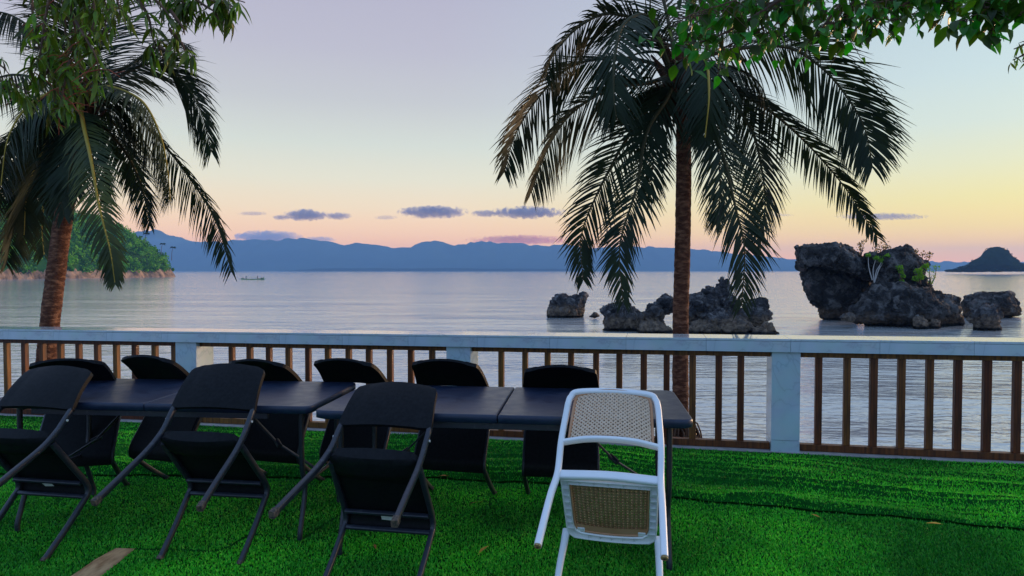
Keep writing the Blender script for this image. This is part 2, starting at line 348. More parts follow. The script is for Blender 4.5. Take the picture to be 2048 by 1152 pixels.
# ------------------------------------------------------------------ sea, far coast, headland
SEA = -3.0
def build_sea():
    # rows get wider apart with distance
    ys = [6.2] + [6.2 + 1.2 * 1.19 ** i for i in range(48) if 6.2 + 1.2 * 1.19 ** i < 6800] + [6800]
    xs = np.linspace(-1, 1, 41); V = []
    for y in ys:
        for x in xs: V.append((x * max(40, min(6800, y * 3)), y, SEA))
    nx = len(xs); Fq = [(j * nx + i, j * nx + i + 1, (j + 1) * nx + i + 1, (j + 1) * nx + i) for j in range(len(ys) - 1) for i in range(nx - 1)]
    tag(np_mesh('sea', V, Fq, M['water'], True), 'calm silvery sea rippling out to the mountains', kind='structure')
build_sea()
prof = [(-900, 440), (-300, 455), (100, 470), (250, 468), (311, 463), (345, 474), (390, 486), (430, 488), (470, 484), (520, 482), (560, 484), (600, 480), (640, 484), (680, 491), (720, 493), (755, 492), (790, 500),
        (815, 497), (850, 487), (872, 484), (900, 490), (915, 494), (940, 488), (965, 486), (1000, 489), (1050, 493), (1090, 496), (1130, 492), (1160, 498), (1200, 500), (1230, 496), (1300, 497), (1350, 498),
        (1400, 503), (1450, 508), (1500, 514), (1560, 520), (1620, 525), (1700, 526), (1850, 526), (2048, 528), (2600, 531), (3200, 533)]
def build_mountains():
    px = np.array([p[0] for p in prof]); py = np.array([p[1] for p in prof])
    nx, ny = 520, 26; Y0, Y1 = 4300., 5200.; V = []
    for j in range(ny):
        v = j / (ny - 1); y = Y0 + (Y1 - Y0) * v
        for i in range(nx):
            q = -900 + (3200 + 900) * i / (nx - 1); x = (q - 1024) / F * y
            hh = (541 - np.interp(q, px, py)) / F * Y1
            r = ridged((x * .0016, y * .0007, 0), 4) * .5 + .5
            e = v ** 1.3
            h = hh * (e * (.72 + .28 * r) if j < ny - 1 else 1.0) + (ridged((x * .012, 3.3, 0), 3)) * 13 * e
            V.append((x, y, SEA + (4.4 if v > .02 else -1) + h - (0 if v > .02 else 0)))
    b = len(V)
    for i in range(nx):
        x, y, z = V[(ny - 1) * nx + i]; V.append((x * 1.06, y + 300, SEA - 1))
    Fq = [(j * nx + i, j * nx + i + 1, (j + 1) * nx + i + 1, (j + 1) * nx + i) for j in range(ny) for i in range(nx - 1)]
    tag(np_mesh('mountains', V, Fq, M['mountain'], True), 'hazy blue mountain range across the water', kind='structure')
    V = []; nx = 300
    for j, (y, k) in enumerate(((3800, 0), (3820, 1), (3900, 1.1), (4050, 0))):
        for i in range(nx):
            q = 560 + (1230 - 560) * i / (nx - 1); x = (q - 1024) / F * y; t = i / (nx - 1)
            h = 20 * min(1, t * 9, (1 - t) * 7) * (.75 + .35 * fbm((x * .004, 0, j * .2), 4)) + 2 * fbm((x * .05, j, 0), 3)
            V.append((x, y, SEA - .5 + max(0, h * k)))
    Fq = [(j * nx + i, j * nx + i + 1, (j + 1) * nx + i + 1, (j + 1) * nx + i) for j in range(3) for i in range(nx - 1)]
    tag(np_mesh('far_shore', V, Fq, M['shore'], True), 'low dark strip of far shore below the mountains', kind='structure')
build_mountains()

# headland on the left: cliffs at the waterline, forest above
SH = [(-520, 250), (-330, 292), (-258, 325), (-246, 366), (-240, 404), (-237, 440), (-240, 469), (-262, 500), (-420, 540), (-700, 600)]
def seg_dist(x, y):
    best = 1e9
    for (ax, ay), (bx, by) in zip(SH[:-1], SH[1:]):
        dx, dy = bx - ax, by - ay; t = max(0, min(1, ((x - ax) * dx + (y - ay) * dy) / (dx * dx + dy * dy)))
        dd = math.hypot(x - ax - t * dx, y - ay - t * dy); s = dx * (y - ay) - dy * (x - ax)
        if dd < best: best = dd; sg = 1 if s > 0 else -1
    return best * sg
def head_h(x, y):
    dd = seg_dist(x, y) + 2.2 * fbm((x * .09, y * .09, 0), 3)
    if dd < 0: return -2, dd
    h = min(1, dd / 1.6) * (3.2 + 1.8 * noise.noise((x * .13, y * .13, 5)) + 1.2 * noise.noise((x * .5, y * .5, 5))) + (27 * (1 - math.exp(-max(0, dd - 2) / 17)) + .22 * max(0, dd - 2)) if dd > 0 else 0
    return h + 1.2 * fbm((x * .05, y * .05, 1), 3) * min(1, dd / 4), dd
head = empty('headland', (-300, 440, SEA)); tag(head, 'steep forested headland with pinkish cliffs at the waterline', kind='structure')
def build_headland():
    xs = np.concatenate([np.linspace(-560, -310, 50), np.linspace(-308, -228, 110)]); ys = np.linspace(255, 560, 190); V = []; dm = []
    for y in ys:
        for x in xs:
            h, dd = head_h(x, y); V.append((x + 300, y - 440, h)); dm.append(dd)
    nx = len(xs); FA, FB = [], []
    for j in range(len(ys) - 1):
        for i in range(nx - 1):
            f = (j * nx + i, j * nx + i + 1, (j + 1) * nx + i + 1, (j + 1) * nx + i)
            (FA if max(dm[k] for k in f) < 3.2 else FB).append(f)
    a = np_mesh('cliff', V, FA, M['cliff'], False, head); b = np_mesh('slope', V, FB, M['hill'], True, head)
build_headland()
def leaf_cloud(centres, radii, n_per, size, flat=.75):
    """many small leaf-cluster faces spread through ellipsoid crowns"""
    C = []; S = []
    for c, r, n in zip(centres, radii, n_per):
        u = rng.normal(size=(n, 3)); u /= np.linalg.norm(u, axis=1)[:, None]; u *= (rng.random((n, 1)) ** .35); u *= (1 + .25 * np.sin(u[:, :1] * 5 + c[0]))
        C.append(np.asarray(c) + u * np.asarray(r)); S.append(np.full(n, 1.))
    C = np.concatenate(C); n = len(C)
    a = rng.normal(size=(n, 3)); a /= np.linalg.norm(a, axis=1)[:, None]; b = rng.normal(size=(n, 3)); b -= a * (a * b).sum(1)[:, None]; b /= np.linalg.norm(b, axis=1)[:, None]
    s = size * (.5 + rng.random((n, 1)))
    V = np.stack([C - a * s, C + b * s * flat, C + a * s, C - b * s * flat], 1).reshape(-1, 3)
    return V, np.arange(4 * n).reshape(-1, 4)
def build_forest():
    cs, rs, ns = [], [], []; tries = 0
    while len(cs) < 1000 and tries < 40000:
        tries += 1; x = -236 - abs(random.gauss(0, 70)); y = random.uniform(300, 505); h, dd = head_h(x, y)
        if dd < 2.2: continue
        if x < -420 and random.random() < .7: continue
        r = random.uniform(1.7, 4.6) * (.75 if dd < 5 else 1)
        cs.append((x + 300, y - 440, h + r * .45)); rs.append((r, r, r * random.uniform(.7, 1.05))); ns.append(int(40 + r * 26))
    V, Fq = leaf_cloud(cs, rs, ns, .55)
    o = np_mesh('forest', V, Fq, M['leaf_far']); o.location = (-300, 440, SEA)
    tag(o, 'dense green forest covering the headland', 'forest', kind='stuff')
build_forest()
def far_palm(px, py_base, py_top, D, label):
    b = P(px, py_base, D); t = P(px + 4, py_top, D)
    e = empty('coconut_palm', b); mb = MB(); H = (t.z - b.z) * .72
    mb.tube([(0, 0, -2), (.3, 0, H * .5), (1.2, 0, H)], [.22, .15, .12], 6); mb.build('trunk', M['twig'], e)
    mb = MB()
    for k in range(15):
        a = k * 2.4; L = random.uniform(1.7, 2.4); pts = [Vector((1.2, 0, H)) + Vector((math.cos(a) * L * s, math.sin(a) * L * s, (1.1 + .5 * math.sin(k)) * s * L * .5 - L * .75 * s * s)) for s in (0, .33, .66, 1)]
        for i in range(3):
            p, q = pts[i], pts[i + 1]; w0, w1 = (.12, .55, .5, .08)[i], (.12, .55, .5, .08)[i + 1]; s = Vector((-math.sin(a), math.cos(a), 0))
            for sd in (-1, 1):
                mb.add([p, q, q + s * sd * w1 - Vector((0, 0, w1 * .9)), p + s * sd * w0 - Vector((0, 0, w0 * .9))], [(0, 1, 2, 3)])
    mb.build('crown', M['leaf_isle'], e)
    tag(e, label, 'palm tree', 'coconut palms on the headland ridge')
far_palm(322, 503, 481, 452, 'tiny coconut palm on the headland crest, farther from its seaward tip')
far_palm(343, 515, 486, 458, 'tiny coconut palm nearest the seaward tip of the headland')
far_palm(290, 478, 462, 450, 'tiny coconut palm rising from the treetops higher up the headland')

# ------------------------------------------------------------------ rocks
def poly_solid(bm, poly, D, depth, yoff=0):
    c = [sum(p[0] for p in poly) / len(poly), sum(p[1] for p in poly) / len(poly)]
    sl = [(-1, .30), (-.82, .68), (-.45, .92), (0, 1), (.45, .92), (.82, .68), (1, .3)]; rings = []
    for t, k in sl:
        ring = []
        for q in poly:
            w_ = P(c[0] + (q[0] - c[0]) * k, c[1] + (q[1] - c[1]) * k, D); wx = w_.x * (D + yoff + t * depth) / D
            ring.append(bm.verts.new((wx, D + yoff + t * depth, w_.z)))
        rings.append(ring)
    n = len(poly)
    for a, b in zip(rings[:-1], rings[1:]):
        for i in range(n): bm.faces.new((a[i], a[(i + 1) % n], b[(i + 1) % n], b[i]))
    bm.faces.new(rings[0][::-1]); bm.faces.new(rings[-1])
def rock(name, label, polys, voxel, amp, m, group=None, cat='rock', freq=.5):
    """polys: list of (outline px, distance, half depth)"""
    bm = bmesh.new()
    for poly, D, dep in polys: poly_solid(bm, poly, D, dep)
    bmesh.ops.recalc_face_normals(bm, faces=bm.faces)
    me = bpy.data.meshes.new(name); bm.to_mesh(me); bm.free()
    tmp = bpy.data.objects.new('tmp', me); COL.objects.link(tmp)
    rm = tmp.modifiers.new('r', 'REMESH'); rm.mode = 'VOXEL'; rm.voxel_size = voxel
    sm = tmp.modifiers.new('s', 'SMOOTH'); sm.factor = .3; sm.iterations = 1
    dg = bpy.context.evaluated_depsgraph_get(); me2 = bpy.data.meshes.new_from_object(tmp.evaluated_get(dg))
    bpy.data.objects.remove(tmp, do_unlink=True)
    n = len(me2.vertices); co = np.empty(n * 3, np.float32); me2.vertices.foreach_get('co', co); co = co.reshape(-1, 3)
    no = np.empty(n * 3, np.float32); me2.vertex_normals.foreach_get('vector', no); no = no.reshape(-1, 3)
    out = co.copy()
    for i in range(n):
        p = Vector(co[i]) * freq
        wp = p + noise.noise_vector(p * 1.3) * .22; fac = 0
        for fq, am in ((.75, .75), (1.7, .42), (4.2, .26)):
            ds, ps = noise.voronoi(wp * fq); c0 = ps[0]
            dr = Vector((math.sin(c0.x * 12.9 + c0.y * 7.1), math.sin(c0.y * 11.3 + c0.z * 5.7), math.sin(c0.z * 9.1 + c0.x * 3.3)))
            fac += am * ((wp * fq - c0).dot(dr) * .9 - max(0, .10 - (ds[1] - ds[0])) * 3.2)
        dsp = (fac + fbm(p * 3.5, 5) * .22 + .12) * amp
        out[i] = co[i] + no[i] * dsp
    cen = Vector(out.mean(0)); cen.z = float(out[:, 2].min())
    out -= np.array(cen); me2.vertices.foreach_set('co', out.ravel().astype(np.float32)); me2.polygons.foreach_set('use_smooth', np.ones(len(me2.polygons), bool))
    me2.materials.clear(); me2.materials.append(m); me2.name = name; me2.update()
    o = link(name, me2); o.location = cen; tag(o, label, cat, group); return o
def T(l, ox, oy, s): return [(ox + x / s, oy + y / s) for x, y in l]
a5 = lambda l: T(l, 1560, 460, 5.12)
G1 = 'limestone rocks standing in the water'
rock('sea_rock', 'largest dark limestone rock, overhanging on its left side and topped with shrubs', [
    (a5([(165, 175), (165, 340), (210, 385), (330, 350), (500, 370), (700, 440), (880, 500), (1000, 530), (960, 420), (870, 330), (800, 240), (700, 185), (620, 160), (590, 150), (450, 145), (330, 162), (240, 175)]), 58.4, 2.9),
    (a5([(215, 400), (225, 500), (270, 620), (330, 750), (385, 770), (440, 870), (500, 925), (700, 930), (860, 830), (990, 640), (940, 500), (700, 425), (500, 365), (330, 340)]), 60.0, 2.3),
    (a5([(860, 250), (920, 232), (1000, 245), (1130, 222), (1200, 195), (1290, 158), (1335, 185), (1370, 235), (1440, 290), (1500, 345), (1470, 440), (1500, 560), (1400, 700), (1000, 640), (960, 540), (940, 420)]), 57, 2.2),
    (a5([(740, 820), (830, 690), (960, 565), (1080, 540), (1300, 570), (1420, 600), (1520, 600), (1640, 700), (1750, 740), (1850, 790), (1885, 900), (1850, 960), (1760, 1000), (1640, 1005), (1400, 1010), (1000, 985), (760, 940)]), 53.6, 2.4),
    (a5([(1420, 520), (1500, 530), (1570, 640), (1700, 660), (1830, 720), (1840, 780), (1500, 740)]), 56, 1.5)],
    .11, .42, M['rock'], G1, freq=.7)
rock('sea_rock', 'small pale boulder at the left foot of the largest rock', [(a5([(615, 890), (660, 860), (730, 850), (770, 900), (740, 930), (630, 925)]), 51.2, .7)], .05, .22, M['rock2'], G1, freq=1.6)
rock('sea_rock', 'pale boulder by the waterline below the right side of the largest rock', [(a5([(1360, 920), (1400, 880), (1450, 885), (1510, 940), (1530, 1010), (1400, 1015)]), 50.3, .8)], .05, .22, M['rock2'], G1, freq=1.6)
rock('sea_rock', 'small rounded boulder just right of the pale waterline boulder', [(a5([(1530, 960), (1570, 925), (1620, 945), (1640, 1000), (1540, 1005)]), 50.6, .6)], .05, .2, M['rock2'], G1, freq=1.6)
a7 = lambda l: T(l, 1880, 470, 5.49)
rock('sea_rock', 'long jagged rock behind, farthest right in the water', [(a7([(225, 760), (280, 685), (400, 675), (500, 655), (630, 638), (680, 652), (745, 622), (790, 652), (850, 760), (905, 815), (880, 880), (800, 885), (660, 900), (300, 910), (240, 860)]), 63, 2.4)], .12, .5, M['rock'], G1, freq=.6)
rock('sea_rock', 'lumpy brown rock narrowing at its foot beside the largest rock', [(a7([(312, 890), (380, 820), (480, 772), (620, 800), (668, 900), (630, 980), (640, 1050), (360, 1050), (350, 980)]), 49.5, 1.4)], .07, .36, M['rock2'], G1, freq=.9)
a6 = lambda l: T(l, 1080, 540, 4.096)
rock('sea_rock', 'isolated flat-topped rock standing alone left of the rock heap', [(a6([(58, 340), (100, 235), (140, 205), (240, 222), (370, 203), (360, 330), (352, 392), (70, 395)]), 63, 1.7)], .07, .4, M['rock2'], G1, freq=.9)
rock('sea_rock', 'tiny rock barely above the water beside the flat-topped rock', [(a6([(405, 380), (440, 345), (470, 350), (492, 380), (450, 392)]), 61, .5)], .05, .1, M['rock'], G1, freq=2)
G2 = 'boulders heaped behind the palm trunk'
heap = [
 ('dark leaning boulder at the left end of the heap', [(490, 330), (560, 285), (640, 255), (720, 290), (850, 370), (835, 505), (545, 505), (525, 400)], 49.3, 1.6),
 ('bluish rounded boulder left of the palm trunk', [(850, 350), (900, 292), (970, 272), (1020, 340), (1015, 460), (850, 455)], 50.3, 1.2),
 ('upper boulder touching the left edge of the palm trunk', [(960, 245), (1030, 207), (1090, 215), (1110, 330), (1040, 370), (980, 320)], 51.8, 1.2),
 ('low brownish boulder at the waterline left of the trunk', [(820, 445), (900, 440), (1000, 450), (1070, 500), (1080, 545), (830, 540)], 46.8, 1.1),
 ('knobbly boulder right of the palm trunk', [(1190, 200), (1270, 182), (1340, 203), (1430, 255), (1445, 330), (1400, 450), (1190, 450)], 50.0, 1.6),
 ('small boulder perched below the peak of the heap', [(1342, 170), (1390, 137), (1430, 150), (1440, 240), (1360, 250)], 51.5, .9),
 ('tallest pointed boulder of the heap', [(1410, 200), (1440, 130), (1490, 62), (1530, 90), (1570, 200), (1620, 330), (1600, 400), (1440, 380)], 52, 1.5),
 ('detached jagged boulder right of the heap peak', [(1690, 270), (1760, 248), (1840, 248), (1870, 320), (1900, 370), (1860, 440), (1790, 475), (1650, 440), (1640, 340)], 51, 1.3),
 ('broad pale ridged boulder in front of the heap', [(1190, 500), (1250, 440), (1350, 422), (1450, 325), (1530, 322), (1640, 400), (1740, 450), (1780, 490), (1770, 555), (1190, 555)], 47, 1.5),
 ('reddish slab at the right foot of the heap', [(1700, 520), (1750, 485), (1835, 470), (1850, 432), (1885, 470), (1950, 522), (1950, 555), (1720, 555)], 46.3, .9)]
for lb, pl, D, dp in heap:
    rock('boulder', lb, [(a6(pl), D, dp)], .075, .42, M['rock2'], G2, 'boulder', freq=.95)
isle = rock('islet', 'small dark cone-shaped islet on the horizon', [(a7([(40, 400), (60, 388), (200, 385), (240, 362), (310, 356), (350, 290), (450, 245), (480, 185), (550, 135), (650, 128), (740, 165), (800, 245), (900, 318), (1000, 370), (1100, 385), (1100, 402)]), 800, 38)], 1.1, 1.0, M['rock_isle'], cat='islet', freq=.035)
def isle_trees():
    cs, rs, ns = [], [], []
    top = a7([(200, 375), (240, 362), (310, 350), (350, 295), (400, 275), (450, 255), (480, 200), (520, 168), (560, 150), (600, 148), (640, 145), (690, 165), (740, 185), (800, 250), (850, 285), (900, 318), (960, 350), (1040, 380)])
    for k in range(210):
        i = random.randrange(len(top) - 1); t = random.random(); x = top[i][0] * (1 - t) + top[i + 1][0] * t; y = top[i][1] * (1 - t) + top[i + 1][1] * t
        dn = random.random() ** 1.7; y = y + dn * (540 - y); D = 800 - 28 * math.sin(dn * 1.4) - random.uniform(0, 4)
        c = P(x, y, D); r = random.uniform(1.1, 2.6); c.z += r * .4; cs.append(tuple(c)); rs.append((r * 1.3, r, r * .8)); ns.append(26)
    V, Fq = leaf_cloud(cs, rs, ns, .8)
    tag(np_mesh('islet_trees', V, Fq, M['leaf_isle']), 'dark wind-bent trees covering the small islet', 'trees', kind='stuff')
isle_trees()

# shrubs growing on the largest rock
def shrub(label, canopy, root, D, leaf, n, size, spread=1.0, pale=False):
    b = P(*root, D); e = empty('shrub', b); mb = MB(); cs, rs, ns = [], [], []
    for (x, y, r) in canopy:
        c = P(x, y, D) - b; mid = c * .5 + Vector((random.uniform(-.2, .2), random.uniform(-.2, .2), 0)); rw = r / F * D
        mb.tube([p for p in spline([Vector((0, 0, -.1)), mid, c], 6)], [.05, .045, .04, .035, .03, .022, .015], 5)
        cs.append(tuple(c)); rs.append((rw * spread, rw * spread, rw * .8)); ns.append(n)
    mb.build('stem', M['pale_bark'] if pale else M['twig'], e)
    V, Fq = leaf_cloud(cs, rs, ns, size, .6); np_mesh('foliage', V, Fq, M[leaf], parent=e)
    tag(e, label, 'shrub', 'shrubs growing on the largest rock')
q5 = lambda x, y: (1560 + x / 5.12, 460 + y / 5.12)
shrub('shrub with a forked pale trunk and green tufts in the cleft of the largest rock', [(*q5(1080, 285), 9), (*q5(1040, 310), 6), (*q5(985, 285), 5), (*q5(1100, 270), 6)], q5(965, 530), 55, 'leaf_bright', 120, .085, pale=True)
shrub('thin-stemmed shrub with one small round green tuft', [(*q5(903, 258), 4.5)], q5(945, 500), 55, 'leaf_bright', 120, .07, pale=True)
shrub('sparse olive shrub on the ridge of the largest rock, left of the palm frond tip', [(*q5(830, 190), 7), (*q5(850, 120), 7), (*q5(815, 150), 5)], q5(830, 250), 57, 'leaf_dry', 34, .075)
shrub('sparse brownish shrub on the ridge under the palm frond tip', [(*q5(980, 180), 10), (*q5(1050, 150), 12), (*q5(1020, 195), 9), (*q5(1100, 175), 8)], q5(1030, 260), 57, 'leaf_dry', 44, .075)
shrub('bright lime shrub hanging on the rock face', [(*q5(1225, 385), 6), (*q5(1240, 430), 5), (*q5(1260, 475), 5), (*q5(1245, 520), 4)], q5(1250, 520), 54.2, 'leaf_bright', 90, .075)
shrub('dense lime shrub near the right shoulder of the largest rock', [(*q5(1420, 420), 8), (*q5(1440, 470), 9), (*q5(1400, 500), 7), (*q5(1490, 370), 6)], q5(1440, 545), 54.6, 'leaf_bright', 120, .08)
shrub('tall bare-stemmed shrub with reddish leaves at the right shoulder', [(*q5(1460, 250), 8), (*q5(1510, 270), 9), (*q5(1390, 215), 5), (*q5(1540, 240), 5)], q5(1450, 400), 56, 'leaf_dry', 32, .075)
shrub('airy green shrub leaning out over the water at the right', [(*q5(1530, 400), 10), (*q5(1600, 380), 8), (*q5(1550, 470), 9), (*q5(1540, 530), 6)], q5(1530, 580), 55, 'leaf_bright', 46, .065)

# ------------------------------------------------------------------ outrigger boat
def build_boat():
    D = 318; c = P(505, 560, D); c.z = SEA; e = empty('outrigger_boat', c, (0, 0, R(8)))
    mb = MB(); st = [(-5.2, .05, .9), (-4.4, .35, .55), (-2.5, .55, .45), (0, .6, .42), (2.5, .55, .5), (4.3, .3, .75), (5.4, .04, 1.25)]; vs = []
    for x, w_, h in st: vs += [(x, -w_, h), (x, -w_ * .7, -.2), (x, 0, -.4), (x, w_ * .7, -.2), (x, w_, h), (x, w_ * .85, h - .05), (x, -w_ * .85, h - .05)]
    m = 7; mb.add(vs, [(i * m + j, i * m + (j + 1) % m, (i + 1) * m + (j + 1) % m, (i + 1) * m + j) for i in range(6) for j in range(m)], True); mb.build('hull', M['hull'], e)
    mb = MB(); mb.box((-.3, 0, 1.45), (4.6, 1.3, .08)); mb.build('canopy', M['hull2'], e, .02)
    mb = MB()
    for x in (-2.4, -.8, .6, 1.9):
        for s in (-.5, .5): mb.box((x, s, .95), (.07, .07, .95))
    mb.build('canopy_posts', M['hull2'], e)
    for s in (-1, 1):
        mb = MB(); mb.tube(spline([(-5.5, s * 3, .25), (-3, s * 3.05, .05), (2, s * 3.05, .05), (5.8, s * 2.9, .4)], 10), .09, 6); mb.build('outrigger', M['hull2'], e)
        mb = MB()
        for x in (-3, 2.6): mb.tube(spline([(x, 0, .6), (x, s * 1.5, .75), (x, s * 3.05, .1)], 6), .05, 5)
        mb.build('outrigger_arm', M['twig'], e)
    tag(e, 'small green outrigger boat with a canopy and four people aboard', 'boat')
    mb0 = None
    for x, z, sit, lb in ((-4.6, .6, 1, 'person sitting at the stern end of the green boat, dark clothes'), (-3.1, .5, 0, 'person standing behind the canopy of the green boat, dark clothes'),
                          (2.5, .55, 0, 'tallest standing person, just ahead of the boat canopy'), (4.2, .7, 1, 'person sitting near the raised bow of the boat')):
        k = .75 if sit else 1
        me = bpy.data.meshes.new('person')
        J = [(0, 0, .9 * k), (0, 0, 1.15 * k), (0, 0, 1.42 * k), (0, 0, 1.52 * k), (0, 0, 1.66 * k), (0, .18, 1.4 * k), (.08, .26, 1.12 * k), (.2, .24, .95 * k), (0, -.18, 1.4 * k), (.08, -.26, 1.12 * k), (.2, -.24, .95 * k)]
        if sit: J += [(.05, .12, .62), (.42, .14, .62), (.45, .14, .12), (.05, -.12, .62), (.42, -.14, .62), (.45, -.14, .12)]
        else: J += [(0, .12, .85), (.03, .13, .45), (0, .14, .02), (0, -.12, .85), (.03, -.13, .45), (0, -.14, .02)]
        me.from_pydata(J, [(0, 1), (1, 2), (2, 3), (3, 4), (2, 5), (5, 6), (6, 7), (2, 8), (8, 9), (9, 10), (0, 11), (11, 12), (12, 13), (0, 14), (14, 15), (15, 16)], [])
        o = link('person', me); o.location = c + Vector((x, 0, z - (.4 if sit else 0) - .25)); me.materials.append(M['dark'])
        mo = o.modifiers.new('skin', 'SKIN'); rad = [.15, .14, .15, .06, .11, .06, .05, .04, .06, .05, .04, .09, .07, .05, .09, .07, .05]
        for v, r_ in zip(me.skin_vertices[0].data, rad): v.radius = (r_, r_)
        me.skin_vertices[0].data[0].use_root = True
        o.modifiers.new('sub', 'SUBSURF').levels = 1
        tag(o, lb, 'person', 'people in the outrigger boat')
build_boat()

# ------------------------------------------------------------------ terrace ground, bank, rail
RA = Vector((3.73, 4.81, 0)); RDIR = Vector((-1, .2236, 0)).normalized(); RN = Vector((RDIR.y, -RDIR.x, 0))  # RN points away from the viewer
if RN.y < 0: RN = -RN
def RP(t, d_=0, z=0):
    p = RA + RDIR * t + RN * d_; return Vector((p.x, p.y, zg(p.x) + z))
EX = [-9, -4, -1.43, -.6, .2, 1.0, 1.4, 2.0, 2.5, 2.9, 4, 6]; EY = [5.1, 4.85, 4.68, 4.64, 4.5, 4.21, 4.07, 3.9, 3.75, 3.6, 3.25, 2.7]
def edge_y(x):
    return np.interp(x, EX, EY) + .012 * np.sin(x * 9) + .008 * np.sin(x * 23 + 1)
_nt = rng.random((64, 64))
def vnoise(x, y, s):
    x = x * s; y = y * s; xi = np.floor(x).astype(int); yi = np.floor(y).astype(int); fx = x - xi; fy = y - yi
    fx = fx * fx * (3 - 2 * fx); fy = fy * fy * (3 - 2 * fy); g = lambda a, b: _nt[a % 64, b % 64]
    return (g(xi, yi) * (1 - fx) + g(xi + 1, yi) * fx) * (1 - fy) + (g(xi, yi + 1) * (1 - fx) + g(xi + 1, yi + 1) * fx) * fy
def back_h(x, y):
    """height of the rumpled rear mat over the ground"""
    d_ = y - edge_y(x); v = d_ * (1 + .25 * vnoise(x, y, .6)) + .05 * x + .3 * vnoise(x, y * .5 + 3, .9) + .13 * vnoise(x * .6, y, 3.1)
    amp = .030 + .035 * np.exp(-np.abs(d_ - .12) * 5)
    n1 = vnoise(x * .45 + v * .35, v * 6.5, 1.0); n2 = vnoise(x * .8 + 11, v * 13 + 5, 1.0)
    r = (1 - np.abs(2 * n1 - 1)) ** 3 * amp + (1 - np.abs(2 * n2 - 1)) ** 3 * .012
    return .016 + r * np.clip(d_ / .04, 0, 1) * np.clip(1.4 - d_ * .7, .35, 1)
def front_h(x, y): return .004 * vnoise(x, y, 2.2) + .002
def sheet(name, fn, xs, rows, m, label):
    V = []; 
    for x in xs:
        for y in rows(x): V.append((x, y, zg(x) + float(fn(np.array(x), np.array(y)))))
    ny = len(rows(xs[0])); Fq = [(i * ny + j, (i + 1) * ny + j, (i + 1) * ny + j + 1, i * ny + j + 1) for i in range(len(xs) - 1) for j in range(ny - 1)]
    return tag(np_mesh(name, V, Fq, m, True), label, kind='structure')
def rail_y(x): return RA.y + (RA.x - x) * .2236
gm = MB(); gm.add([(-12, -6, -.2), (9, -6, .02), (9, rail_y(9) + .3, .02), (-12, rail_y(-12) + .3, -.2)], [(0, 1, 2, 3)])
g = gm.build('terrace_floor', M['concrete']); tag(g, 'concrete terrace floor under the artificial turf', kind='structure'); g.location.z = -.01
sheet('front_turf', front_h, np.linspace(-7, 6, 130), lambda x: list(np.linspace(-3, edge_y(x) + .05, 40)), M['turf_base'], 'flat front sheet of green artificial turf')
sheet('rear_turf', back_h, np.linspace(-7, 6, 420), lambda x: list(np.linspace(edge_y(x), rail_y(x) - .02, 110)), M['turf_base'], 'rumpled rear sheet of green artificial turf along the railing')
# seam between two front sheets, and the wedge of bare boards
SEAM = [P(a, b, 1) for a, b in ((270, 1101), (345, 1102), (430, 1106), (460, 1095), (500, 1071), (560, 1076), (610, 1079), (650, 1050), (730, 1003), (770, 985))]
def onground(p):
    k = (HC - zg(0) + 0) / (HC - p.z); q = Vector((0, 0, HC)) + (p - Vector((0, 0, HC))) * k; k = (HC - zg(q.x)) / (HC - p.z); q = Vector((0, 0, HC)) + (p - Vector((0, 0, HC))) * k; return q
SEAM = [onground(p) for p in SEAM]
WEDGE = [onground(P(a, b, 1)) for a, b in ((232, 1099), (271, 1100), (245, 1122), (206, 1153), (190, 1170), (118, 1170), (150, 1150), (190, 1122))]
def in_poly(x, y, poly):
    c = np.zeros(len(x), bool); n = len(poly)
    for i in range(n):
        a, b = poly[i], poly[i - 1]
        k = ((a.y > y) != (b.y > y)) & (x < (b.x - a.x) * (y - a.y) / (b.y - a.y + 1e-12) + a.x); c ^= k
    return c
def dist_line(x, y, pts):
    best = np.full(len(x), 9.)
    for a, b in zip(pts[:-1], pts[1:]):
        dx, dy = b.x - a.x, b.y - a.y; t = np.clip(((x - a.x) * dx + (y - a.y) * dy) / (dx * dx + dy * dy), 0, 1)
        best = np.minimum(best, np.hypot(x - a.x - t * dx, y - a.y - t * dy))
    return best
wm = MB(); wm.add([(p.x, p.y, zg(p.x) + .0085) for p in WEDGE], [tuple(range(len(WEDGE)))][::-1]); wo_ = wm.build('bare_strip', M['bare'])
tag(wo_, 'strip of bare brown ground showing in a gap of the turf', kind='structure')
